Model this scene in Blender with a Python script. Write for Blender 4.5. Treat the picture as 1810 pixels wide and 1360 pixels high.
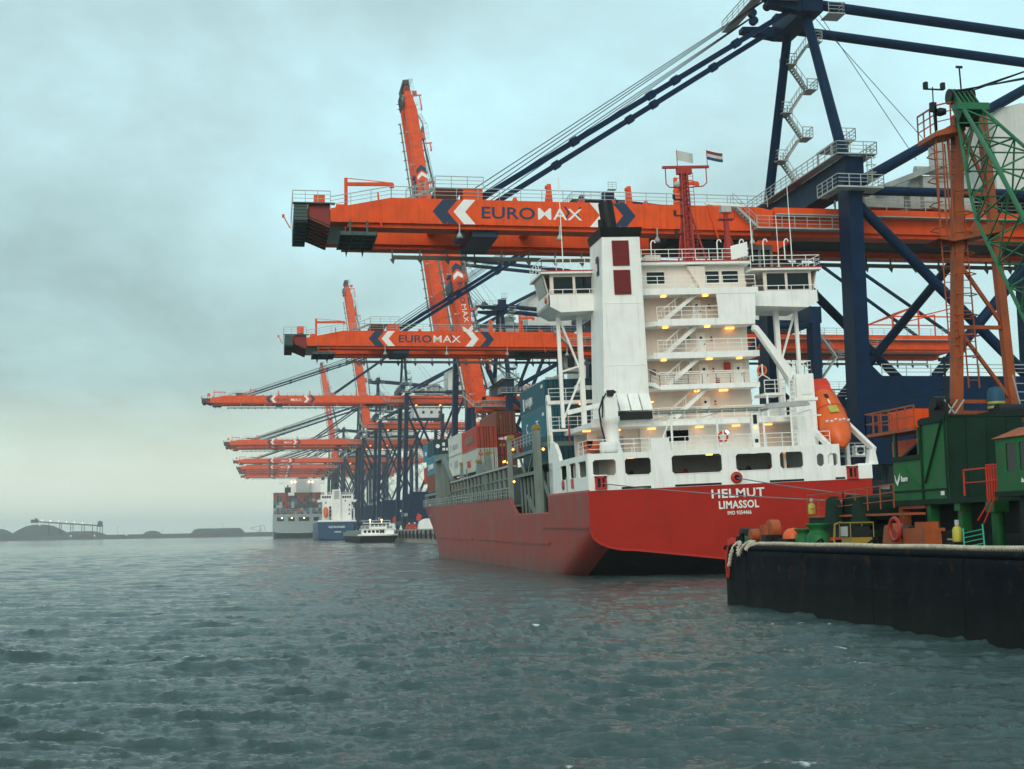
# Overcast harbour: red feeder ship moored under orange ship-to-shore cranes, dark pontoon with a green crane.
# World axes: x = from the water towards the land, y = along the quay away from the camera, z = up (water level 0). Metres.
import bpy, math, random
import numpy as np
from mathutils import Matrix, Vector, Euler
R = math.radians
random.seed(7)
for o in list(bpy.data.objects): bpy.data.objects.remove(o)
scene = bpy.context.scene
COL = scene.collection

# ------------------------------------------------------------------ camera
CAM_H, PITCH, YAW, ROLL = 3.75, R(6.111), R(10.137), 0.0175
cam_d = bpy.data.cameras.new('camera'); cam = bpy.data.objects.new('camera', cam_d); COL.objects.link(cam)
fwd = Vector((math.sin(YAW)*math.cos(PITCH), math.cos(YAW)*math.cos(PITCH), math.sin(PITCH)))
rgt = Vector((math.cos(YAW), -math.sin(YAW), 0)); upv = rgt.cross(fwd)
c_, s_ = math.cos(ROLL), math.sin(ROLL)
cx = rgt*c_ - upv*s_; cy = rgt*s_ + upv*c_; cz = -fwd
cam.matrix_world = Matrix(((cx.x,cy.x,cz.x,0),(cx.y,cy.y,cz.y,0),(cx.z,cy.z,cz.z,CAM_H),(0,0,0,1)))
cam_d.sensor_fit = 'HORIZONTAL'; cam_d.sensor_width = 36; cam_d.lens = 2400/1810*36
cam_d.clip_start = .1; cam_d.clip_end = 30000
scene.camera = cam

# ------------------------------------------------------------------ sky, sun, exposure
HAZE = 1.7e-4
SUN_EL, SUN_AZ = R(26), R(203)            # azimuth clockwise from +y: behind the camera, to the left
world = bpy.data.worlds.new('World'); scene.world = world; world.use_nodes = True
wn = world.node_tree.nodes; wl = world.node_tree.links; wn.clear()
def wnode(t, **k):
    n = wn.new(t)
    for a, v in k.items(): setattr(n, a, v)
    return n
wout = wnode('ShaderNodeOutputWorld'); wbg = wnode('ShaderNodeBackground')
sky = wnode('ShaderNodeTexSky', sky_type='NISHITA'); sky.sun_disc = False
sky.sun_elevation = SUN_EL; sky.sun_rotation = SUN_AZ; sky.air_density = 1.3; sky.dust_density = 2.5
tc = wnode('ShaderNodeTexCoord'); sep = wnode('ShaderNodeSeparateXYZ'); wl.new(tc.outputs['Generated'], sep.inputs[0])
# cloud deck: direction projected on a flat layer, so clouds shrink towards the horizon
zz = wnode('ShaderNodeMath', operation='MAXIMUM'); wl.new(sep.outputs[2], zz.inputs[0]); zz.inputs[1].default_value = 0
za = wnode('ShaderNodeMath', operation='ADD'); wl.new(zz.outputs[0], za.inputs[0]); za.inputs[1].default_value = .42
dx = wnode('ShaderNodeMath', operation='DIVIDE'); wl.new(sep.outputs[0], dx.inputs[0]); wl.new(za.outputs[0], dx.inputs[1])
dy = wnode('ShaderNodeMath', operation='DIVIDE'); wl.new(sep.outputs[1], dy.inputs[0]); wl.new(za.outputs[0], dy.inputs[1])
cmb = wnode('ShaderNodeCombineXYZ'); wl.new(dx.outputs[0], cmb.inputs[0]); wl.new(dy.outputs[0], cmb.inputs[1]); cmb.inputs[2].default_value = 2.9
n1 = wnode('ShaderNodeTexNoise'); n1.inputs['Scale'].default_value = 1.25; n1.inputs['Detail'].default_value = 7; n1.inputs['Roughness'].default_value = .56; n1.inputs['Distortion'].default_value = .5
wl.new(cmb.outputs[0], n1.inputs['Vector'])
n2 = wnode('ShaderNodeTexNoise'); n2.inputs['Scale'].default_value = 4.2; n2.inputs['Detail'].default_value = 8; n2.inputs['Roughness'].default_value = .6
wl.new(cmb.outputs[0], n2.inputs['Vector'])
mixn = wnode('ShaderNodeMath', operation='MULTIPLY_ADD'); wl.new(n2.outputs[0], mixn.inputs[0]); mixn.inputs[1].default_value = .28; wl.new(n1.outputs[0], mixn.inputs[2])
ramp = wnode('ShaderNodeValToRGB'); wl.new(mixn.outputs[0], ramp.inputs[0])
el = ramp.color_ramp.elements
el[0].position = .42; el[0].color = (.25,.36,.36,1)
el[1].position = .84; el[1].color = (.56,.88,.95,1)
e = el.new(.63); e.color = (.42,.61,.62,1)
# pale strip low over the horizon where the deck breaks
low = wnode('ShaderNodeMapRange'); wl.new(sep.outputs[2], low.inputs[0])
low.inputs[1].default_value = .0; low.inputs[2].default_value = .11; low.inputs[3].default_value = 1; low.inputs[4].default_value = 0
lowc = wnode('ShaderNodeMix', data_type='RGBA'); wl.new(ramp.outputs[0], lowc.inputs[6]); lowc.inputs[7].default_value = (1.08,1.05,.76,1)
lowf = wnode('ShaderNodeMath', operation='MULTIPLY'); wl.new(low.outputs[0], lowf.inputs[0]); lowf.inputs[1].default_value = .75
wl.new(lowf.outputs[0], lowc.inputs[0])
skm = wnode('ShaderNodeMix', data_type='RGBA', blend_type='MULTIPLY'); skm.inputs[0].default_value = 1; wl.new(sky.outputs[0], skm.inputs[6]); skm.inputs[7].default_value = (.09,.10,.10,1)
mx = wnode('ShaderNodeMix', data_type='RGBA'); mx.inputs[0].default_value = .84
wl.new(skm.outputs[2], mx.inputs[6]); wl.new(lowc.outputs[2], mx.inputs[7])
wl.new(mx.outputs[2], wbg.inputs[0]); wbg.inputs[1].default_value = 1.36
wl.new(wbg.outputs[0], wout.inputs[0])
sd = bpy.data.lights.new('sun', 'SUN'); sd.energy = 1.5; sd.angle = R(40); sd.color = (1,.86,.72)
sun = bpy.data.objects.new('sun', sd); COL.objects.link(sun)
sv = Vector((math.sin(SUN_AZ)*math.cos(SUN_EL), math.cos(SUN_AZ)*math.cos(SUN_EL), math.sin(SUN_EL)))
sun.rotation_euler = sv.to_track_quat('Z', 'Y').to_euler(); sun.location = sv*300
scene.view_settings.view_transform = 'Standard'; scene.view_settings.look = 'None'
scene.view_settings.exposure = 0.0; scene.view_settings.gamma = 1
scene.cycles.use_denoising = True
scene.cycles.max_bounces = 6; scene.cycles.diffuse_bounces = 3; scene.cycles.glossy_bounces = 3; scene.cycles.volume_bounces = 1
scene.cycles.transmission_bounces = 3; scene.cycles.sample_clamp_indirect = 6

# ------------------------------------------------------------------ mesh helpers
def V(*a): return Vector(a)
class MB:
    """collects shapes that become ONE mesh object"""
    def __init__(s): s.v = []; s.f = []; s.sm = []
    def add(s, vs, fs, smooth=False):
        n = len(s.v); s.v += [tuple(p) for p in vs]
        for f in fs: s.f.append(tuple(i+n for i in f)); s.sm.append(smooth)
        return s
    def box(s, x0, x1, y0, y1, z0, z1):
        return s.add([(x0,y0,z0),(x1,y0,z0),(x1,y1,z0),(x0,y1,z0),(x0,y0,z1),(x1,y0,z1),(x1,y1,z1),(x0,y1,z1)],
                     [(3,2,1,0),(4,5,6,7),(0,1,5,4),(1,2,6,5),(2,3,7,6),(3,0,4,7)])
    def hexa(s, b, t): return s.add(list(b)+list(t), [(3,2,1,0),(4,5,6,7),(0,1,5,4),(1,2,6,5),(2,3,7,6),(3,0,4,7)])
    def frame(s, a, b, up=None):
        a = Vector(a); b = Vector(b); d = (b-a).normalized()
        u = Vector(up) if up else (Vector((0,0,1)) if abs(d.z) < .95 else Vector((0,1,0)))
        sx = d.cross(u).normalized(); sy = sx.cross(d).normalized()
        return a, b, sx, sy
    def bar(s, a, b, w, h=None, up=None):
        h = h or w; a, b, sx, sy = s.frame(a, b, up); x = sx*w/2; y = sy*h/2
        return s.hexa([a-x-y, a+x-y, a+x+y, a-x+y][::-1], [b-x-y, b+x-y, b+x+y, b-x+y][::-1])
    def tube(s, a, b, r, r2=None, n=10, caps=True):
        r2 = r if r2 is None else r2; a, b, sx, sy = s.frame(a, b)
        ca = [a+(sx*math.cos(t)+sy*math.sin(t))*r for t in [2*math.pi*i/n for i in range(n)]]
        cb = [b+(sx*math.cos(t)+sy*math.sin(t))*r2 for t in [2*math.pi*i/n for i in range(n)]]
        s.add(ca+cb, [(j, i, n+i, n+j) for i in range(n) for j in [(i+1) % n]], True)
        if caps: s.add(ca, [tuple(range(n))]); s.add(cb, [tuple(range(n))[::-1]])
        return s
    def path(s, pts, r, n=6):
        for a, b in zip(pts[:-1], pts[1:]): s.tube(a, b, r, n=n, caps=False)
        return s
    def prism(s, poly, axis, a0, a1):
        def p3(u, v, w): return {'x': (w,u,v), 'y': (u,w,v), 'z': (u,v,w)}[axis]
        n = len(poly); vs = [p3(u,v,a0) for u,v in poly]+[p3(u,v,a1) for u,v in poly]
        fs = [tuple(range(n)), tuple(range(2*n-1, n-1, -1))]+[((i+1) % n, i, n+i, n+(i+1) % n) for i in range(n)]
        return s.add(vs, fs)
    def lathe(s, prof, o=(0,0,0), axis=(0,0,1), n=14):
        """prof: (radius, height) pairs along axis"""
        o = Vector(o); d = Vector(axis).normalized(); _, _, sx, sy = s.frame((0,0,0), d)
        vs = []
        for r, h in prof: vs += [o+d*h+(sx*math.cos(2*math.pi*i/n)+sy*math.sin(2*math.pi*i/n))*r for i in range(n)]
        fs = [(k*n+(i+1) % n, k*n+i, (k+1)*n+i, (k+1)*n+(i+1) % n) for k in range(len(prof)-1) for i in range(n)]
        return s.add(vs, fs, True)
    def rail(s, pts, h=1.05, step=1.6, rails=3, t=.05, close=False):
        pts = [Vector(p) for p in pts]
        if close: pts.append(pts[0])
        for a, b in zip(pts[:-1], pts[1:]):
            L = (b-a).length; n = max(1, round(L/step))
            for i in range(n+1):
                p = a+(b-a)*(i/n); s.bar(p, p+V(0,0,h), t)
            for k in range(rails):
                q = V(0,0,h*(k+1)/rails); s.bar(a+q, b+q, t*(1.2 if k == rails-1 else .8))
        return s
    def stair(s, a, b, w=.8, side=(0,1,0), tread=.25, hand=True, st=.22):
        a = Vector(a); b = Vector(b); sd = Vector(side).normalized()*w/2
        for q in (sd, -sd): s.bar(a+q, b+q, .06, st)
        n = max(3, int(abs(b.z-a.z)/tread)); d = (b-a); dh = Vector((d.x,d.y,0)).normalized()*.13
        for i in range(n):
            p = a+d*((i+.5)/n); s.hexa([p-dh-sd, p+dh-sd, p+dh+sd, p-dh+sd], [p-dh-sd+V(0,0,.04), p+dh-sd+V(0,0,.04), p+dh+sd+V(0,0,.04), p-dh+sd+V(0,0,.04)])
        if hand:
            for q in (sd, -sd):
                s.bar(a+q+V(0,0,.95), b+q+V(0,0,.95), .045)
                for i in range(4): p = a+q+d*(i/3); s.bar(p, p+V(0,0,.95), .045)
        return s
    def ladder(s, a, b, w=.45, side=(1,0,0), step=.33, t=.045):
        a = Vector(a); b = Vector(b); q = Vector(side).normalized()*w/2
        s.bar(a+q, b+q, t); s.bar(a-q, b-q, t); n = max(2, int((b-a).length/step))
        for i in range(1, n): p = a+(b-a)*(i/n); s.bar(p-q, p+q, t*.7)
        return s
    def wall(s, o, u, v, t, U, W, holes=(), ch=0.):
        """slab in the plane o+u*U+v*W, thickness vector t, rectangular holes (u0,u1,w0,w1) with chamfered corners"""
        o, u, v, t = Vector(o), Vector(u), Vector(v), Vector(t)
        us = sorted({U[0], U[1], *[h[0] for h in holes], *[h[1] for h in holes]}); ws = sorted({W[0], W[1], *[h[2] for h in holes], *[h[3] for h in holes]})
        def P(a, b, k=0): return o+u*a+v*b+t*k
        nu, nw = len(us)-1, len(ws)-1
        def inside(i, j):
            if not (0 <= i < nu and 0 <= j < nw): return None
            a = (us[i]+us[i+1])/2; b = (ws[j]+ws[j+1])/2
            return not any(h[0] < a < h[1] and h[2] < b < h[3] for h in holes)
        for i in range(nu):
            for j in range(nw):
                if not inside(i, j): continue
                a0, a1, b0, b1 = us[i], us[i+1], ws[j], ws[j+1]
                s.add([P(a0,b0),P(a1,b0),P(a1,b1),P(a0,b1)], [(0,1,2,3)]); s.add([P(a0,b0,1),P(a1,b0,1),P(a1,b1,1),P(a0,b1,1)], [(3,2,1,0)])
                for (di, dj, q) in ((-1,0,((a0,b0),(a0,b1))), (1,0,((a1,b1),(a1,b0))), (0,-1,((a1,b0),(a0,b0))), (0,1,((a0,b1),(a1,b1)))):
                    if not inside(i+di, j+dj):
                        (p, r), (p2, r2) = q; s.add([P(p,r),P(p2,r2),P(p2,r2,1),P(p,r,1)], [(3,2,1,0)])
        if ch:
            for h in holes:
                for (a, b, sa, sb) in ((h[0],h[2],1,1),(h[1],h[2],-1,1),(h[1],h[3],-1,-1),(h[0],h[3],1,-1)):
                    A, B, C = (a,b), (a+sa*ch,b), (a,b+sb*ch)
                    s.add([P(*A),P(*B),P(*C),P(*A,1),P(*B,1),P(*C,1)], [(0,1,2),(5,4,3),(1,4,5,2)])
        return s
    def build(s, name, mat, parent=None, off=(0,0,0), loc=None):
        me = bpy.data.meshes.new(name)
        vs = s.v if not any(off) else [(a-off[0], b-off[1], c-off[2]) for a,b,c in s.v]
        me.from_pydata(vs, [], s.f); me.polygons.foreach_set('use_smooth', s.sm)
        me.materials.append(mat); me.update()
        o = bpy.data.objects.new(name, me); COL.objects.link(o)
        if parent: o.parent = parent
        if loc is not None: o.location = loc
        return o
def tag(o, label=None, cat=None, group=None, kind=None):
    if label: o['label'] = label
    if cat: o['category'] = cat
    if group: o['group'] = group
    if kind: o['kind'] = kind
    return o
def empty(name, loc=(0,0,0), rot=(0,0,0), parent=None):
    o = bpy.data.objects.new(name, None); COL.objects.link(o); o.location = loc; o.rotation_euler = rot; o.parent = parent; o.empty_display_size = .3
    return o
def copy_tree(o, parent=None):
    kids = list(o.children); c = o.copy(); COL.objects.link(c); c.parent = parent
    for k in kids: copy_tree(k, c)
    return c
def text(s, name, mat, parent, loc, size, rot=(R(90),0,0), sx=1., bold=.0, ext=.012, align='LEFT', space=1.):
    cu = bpy.data.curves.new(name, 'FONT'); cu.body = s; cu.size = size; cu.extrude = ext; cu.offset = bold; cu.align_x = align; cu.space_character = space
    cu.resolution_u = 3
    t = bpy.data.objects.new(name, cu); me = bpy.data.meshes.new_from_object(t); me.name = name     # letters as plain mesh
    me.materials.clear(); me.materials.append(mat); o = bpy.data.objects.new(name, me); COL.objects.link(o); bpy.data.objects.remove(t)
    o.location = loc; o.rotation_euler = rot; o.scale = (sx,1,1); o.parent = parent
    return o

# ------------------------------------------------------------------ materials
def nodes(m): m.use_nodes = True; return m.node_tree.nodes, m.node_tree.links
def paint(name, col, rough=.45, var=.12, grime=.25, rust=0., scale=1., spec=.4, dirt=(.06,.055,.05), streak=1.):
    m = bpy.data.materials.new(name); N, L = nodes(m); b = N['Principled BSDF']
    t = N.new('ShaderNodeTexCoord')
    a = N.new('ShaderNodeTexNoise'); a.inputs['Scale'].default_value = .7*scale; a.inputs['Detail'].default_value = 6; L.new(t.outputs['Object'], a.inputs['Vector'])
    r = N.new('ShaderNodeMapRange'); L.new(a.outputs[0], r.inputs[0]); r.inputs[1].default_value = .3; r.inputs[2].default_value = .7; r.inputs[3].default_value = 1-var; r.inputs[4].default_value = 1+var
    mu = N.new('ShaderNodeMix'); mu.data_type = 'RGBA'; mu.blend_type = 'MULTIPLY'; mu.inputs[0].default_value = 1; mu.inputs[6].default_value = (*col,1); L.new(r.outputs[0], mu.inputs[7])
    out = mu.outputs[2]
    if grime:
        mp = N.new('ShaderNodeMapping'); mp.inputs['Scale'].default_value = (2.2*scale,2.2*scale,.18*scale*streak); L.new(t.outputs['Object'], mp.inputs[0])
        g = N.new('ShaderNodeTexNoise'); g.inputs['Scale'].default_value = 1.3; g.inputs['Detail'].default_value = 7; g.inputs['Roughness'].default_value = .65; L.new(mp.outputs[0], g.inputs['Vector'])
        gr = N.new('ShaderNodeMapRange'); L.new(g.outputs[0], gr.inputs[0]); gr.inputs[1].default_value = .5; gr.inputs[2].default_value = .78; gr.inputs[3].default_value = 0; gr.inputs[4].default_value = grime
        mg = N.new('ShaderNodeMix'); mg.data_type = 'RGBA'; L.new(gr.outputs[0], mg.inputs[0]); L.new(out, mg.inputs[6]); mg.inputs[7].default_value = (*dirt,1); out = mg.outputs[2]
    if rust:
        u = N.new('ShaderNodeTexNoise'); u.inputs['Scale'].default_value = 1.9*scale; u.inputs['Detail'].default_value = 9; u.inputs['Roughness'].default_value = .7; L.new(t.outputs['Object'], u.inputs['Vector'])
        ur = N.new('ShaderNodeMapRange'); L.new(u.outputs[0], ur.inputs[0]); ur.inputs[1].default_value = .56-.12*rust; ur.inputs[2].default_value = .70; ur.inputs[4].default_value = min(1, .5+rust)
        mr = N.new('ShaderNodeMix'); mr.data_type = 'RGBA'; L.new(ur.outputs[0], mr.inputs[0]); L.new(out, mr.inputs[6]); mr.inputs[7].default_value = (.12,.045,.02,1); out = mr.outputs[2]
    L.new(out, b.inputs['Base Color'])
    rr = N.new('ShaderNodeMapRange'); L.new(a.outputs[0], rr.inputs[0]); rr.inputs[3].default_value = max(.05, rough-.12); rr.inputs[4].default_value = min(1, rough+.15); L.new(rr.outputs[0], b.inputs['Roughness'])
    b.inputs['Specular IOR Level'].default_value = spec
    bp = N.new('ShaderNodeBump'); bp.inputs['Strength'].default_value = .12; bp.inputs['Distance'].default_value = .05; L.new(a.outputs[0], bp.inputs['Height']); L.new(bp.outputs[0], b.inputs['Normal'])
    return m
def hull_paint(name, col, low, **k):
    """ship paint with plate seams and a dirty band along the waterline"""
    m = paint(name, col, **k); N, L = nodes(m); b = N['Principled BSDF']; src = b.inputs['Base Color'].links[0].from_socket
    t = N.new('ShaderNodeTexCoord'); sp = N.new('ShaderNodeSeparateXYZ'); L.new(t.outputs['Object'], sp.inputs[0])
    ad = N.new('ShaderNodeMath'); ad.operation = 'ADD'; L.new(sp.outputs[0], ad.inputs[0]); L.new(sp.outputs[1], ad.inputs[1])
    cb = N.new('ShaderNodeCombineXYZ'); L.new(ad.outputs[0], cb.inputs[0]); L.new(sp.outputs[2], cb.inputs[1])
    br = N.new('ShaderNodeTexBrick'); br.inputs['Scale'].default_value = 1; br.inputs['Brick Width'].default_value = 6.2; br.inputs['Row Height'].default_value = 2.1; br.inputs['Mortar Size'].default_value = .018; br.inputs['Mortar Smooth'].default_value = .6
    br.inputs['Color1'].default_value = (1,1,1,1); br.inputs['Color2'].default_value = (.9,.9,.9,1); br.inputs['Mortar'].default_value = (.5,.5,.5,1); L.new(cb.outputs[0], br.inputs['Vector'])
    m1 = N.new('ShaderNodeMix'); m1.data_type = 'RGBA'; m1.blend_type = 'MULTIPLY'; m1.inputs[0].default_value = .8; L.new(src, m1.inputs[6]); L.new(br.outputs[0], m1.inputs[7])
    nz = N.new('ShaderNodeTexNoise'); nz.inputs['Scale'].default_value = .55; nz.inputs['Detail'].default_value = 8; nz.inputs['Roughness'].default_value = .7; L.new(t.outputs['Object'], nz.inputs['Vector'])
    ma = N.new('ShaderNodeMath'); ma.operation = 'MULTIPLY_ADD'; L.new(nz.outputs[0], ma.inputs[0]); ma.inputs[1].default_value = -2.6; L.new(sp.outputs[2], ma.inputs[2])
    mr = N.new('ShaderNodeMapRange'); L.new(ma.outputs[0], mr.inputs[0]); mr.inputs[1].default_value = -1.3; mr.inputs[2].default_value = .9; mr.inputs[3].default_value = .85; mr.inputs[4].default_value = 0
    m2 = N.new('ShaderNodeMix'); m2.data_type = 'RGBA'; L.new(mr.outputs[0], m2.inputs[0]); L.new(m1.outputs[2], m2.inputs[6]); m2.inputs[7].default_value = (*low,1); L.new(m2.outputs[2], b.inputs['Base Color'])
    return m
def glow(name, col, st):
    m = bpy.data.materials.new(name); N, L = nodes(m); b = N['Principled BSDF']
    b.inputs['Base Color'].default_value = (*col,1); b.inputs['Emission Color'].default_value = (*col,1); b.inputs['Emission Strength'].default_value = st
    return m
def glassy(name, col=(.005,.012,.016)):
    m = bpy.data.materials.new(name); N, L = nodes(m); b = N['Principled BSDF']
    t = N.new('ShaderNodeTexCoord'); a = N.new('ShaderNodeTexNoise'); a.inputs['Scale'].default_value = .6; L.new(t.outputs['Object'], a.inputs[0])
    r = N.new('ShaderNodeMapRange'); L.new(a.outputs[0], r.inputs[0]); r.inputs[3].default_value = .03; r.inputs[4].default_value = .12; L.new(r.outputs[0], b.inputs['Roughness'])
    b.inputs['Base Color'].default_value = (*col,1); b.inputs['Specular IOR Level'].default_value = .3
    return m
M = dict(
 orange=paint('crane_orange', (.76,.078,.007), .5, .14, .42, spec=.25, dirt=(.16,.035,.014)),
 navy=paint('crane_navy', (.001,.0155,.050), .5, .25, .2, spec=.12, dirt=(.004,.012,.02)),
 steel=paint('galvanised_steel', (.36,.40,.39), .5, .15, .25),
 festoon=paint('weathered_beam', (.15,.16,.135), .6, .2, .3),
 white=paint('ship_white', (.87,.87,.84), .42, .06, .30, dirt=(.36,.26,.16)),
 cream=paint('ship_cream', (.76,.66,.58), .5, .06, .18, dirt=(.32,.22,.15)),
 letter_white=paint('letter_white', (.82,.82,.80), .5, .06, .1),
 letter_navy=paint('letter_navy', (.004,.028,.075), .5, .1, .1),
 red=paint('hull_red', (.37,.011,.002), .46, .12, .4, spec=.25, dirt=(.20,.022,.015), scale=.6),
 redside=hull_paint('hull_red_side', (.31,.022,.010), (.09,.042,.03), rough=.5, var=.2, grime=.65, spec=.3, dirt=(.22,.045,.035), scale=.6),
 redtrim=paint('trim_red', (.42,.02,.012), .4, .1, .2),
 mastred=paint('mast_red', (.36,.022,.014), .45, .12, .3),
 maroon=paint('grille_maroon', (.22,.012,.012), .5, .1, .2),
 black=paint('funnel_black', (.006,.008,.010), .5, .2, .1, spec=.2),
 dark=paint('dark_machinery', (.012,.015,.017), .6, .3, .2, spec=.25),
 shipgreen=paint('hold_green', (.15,.19,.175), .5, .14, .35, dirt=(.05,.05,.04)),
 greyed=paint('machinery_grey', (.40,.42,.40), .6, .15, .4), boot_shade=paint('boot_topping_shade', (.012,.006,.006), .7, .2, .3, dirt=(.006,.005,.004), spec=.06),  # dark boot topping, blackened further with the shade under the counter
 enddeck=paint('platform_green', (.045,.085,.080), .6, .2, .3),
 skin_green=paint('coaming_green', (.19,.24,.22), .5, .14, .3), greenwall=paint('hold_wall_green', (.075,.10,.095), .6, .2, .35, dirt=(.03,.035,.03)),
 yellow=paint('safety_yellow', (.30,.20,.02), .5, .12, .25),
 lifeorange=paint('lifeboat_orange', (.72,.11,.012), .35, .07, .18, dirt=(.25,.05,.01)),
 lifered=paint('lifeboat_red', (.60,.035,.012), .6, .1, .15),
 glass=glassy('window_glass'), 
 lamp=glow('lit_lamp', (1,.39,.07), 3.6), lampw=glow('lit_flood_lamp', (1,.72,.38), 6.),
 housegrey=paint('machinery_house', (.60,.62,.58), .5, .08, .3),
 green=paint('pontoon_green', (.011,.125,.032), .5, .2, .35, rust=.08, spec=.25, dirt=(.01,.02,.012)),
 greenbright=paint('lattice_green', (.012,.13,.05), .4, .18, .3, rust=.1),
 greendark=paint('house_dark_green', (.006,.026,.016), .6, .3, .4, spec=.15, dirt=(.006,.01,.008)),
 rustorange=paint('rusty_orange', (.36,.075,.016), .55, .22, .45, rust=.35),
 hullblack=hull_paint('pontoon_hull', (.003,.005,.009), (.012,.016,.014), rough=.6, var=.4, grime=.7, rust=.02, scale=.8, spec=.04, dirt=(.010,.014,.023), streak=4.),
 rope=paint('rope', (.52,.46,.36), .85, .25, .3, scale=6), ropered=paint('red_rope', (.42,.03,.02), .8, .2, .2, scale=6),
 wire=paint('mooring_line', (.16,.17,.20), .6, .2, .2),
 concrete=paint('concrete', (.26,.26,.24), .85, .2, .45), 
 brown=paint('container_brown', (.20,.055,.03), .5, .12, .4), contred=paint('container_red', (.42,.055,.028), .5, .12, .35), crimson=paint('container_crimson', (.28,.018,.015), .5, .12, .35),
 contgrey=paint('container_grey', (.50,.50,.44), .5, .1, .35), contwhite=paint('container_white', (.58,.60,.56), .5, .08, .3),
 contblue=paint('container_blue', (.010,.085,.125), .45, .12, .3), contsky=paint('container_sky_blue', (.03,.20,.30), .45, .12, .3), contteal=paint('container_teal', (.010,.055,.075), .45, .12, .3),
 bluehull=paint('feeder_blue', (.004,.055,.14), .45, .1, .25), greyhull=paint('liner_grey', (.36,.44,.46), .5, .1, .25),
 rock=paint('stockpile', (.045,.05,.05), .95, .35, .2, scale=.03), sand=paint('shore', (.07,.075,.065), .95, .3, .2, scale=.02),
 bluecover=paint('blue_cover', (.012,.08,.15), .6, .15, .2), hiyellow=paint('bright_yellow', (.48,.42,.05), .5, .12, .35),
 ladgreen=paint('ladder_green', (.02,.30,.16), .5, .15, .2), skin_grey=paint('plate_grey', (.42,.43,.42), .5, .1, .3),
 flagred=paint('flag_red', (.20,.03,.03), .8, .05, 0), flagblue=paint('flag_blue', (.02,.05,.13), .8, .05, 0), flagwhite=paint('flag_white', (.50,.52,.50), .8, .05, 0),
)

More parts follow.
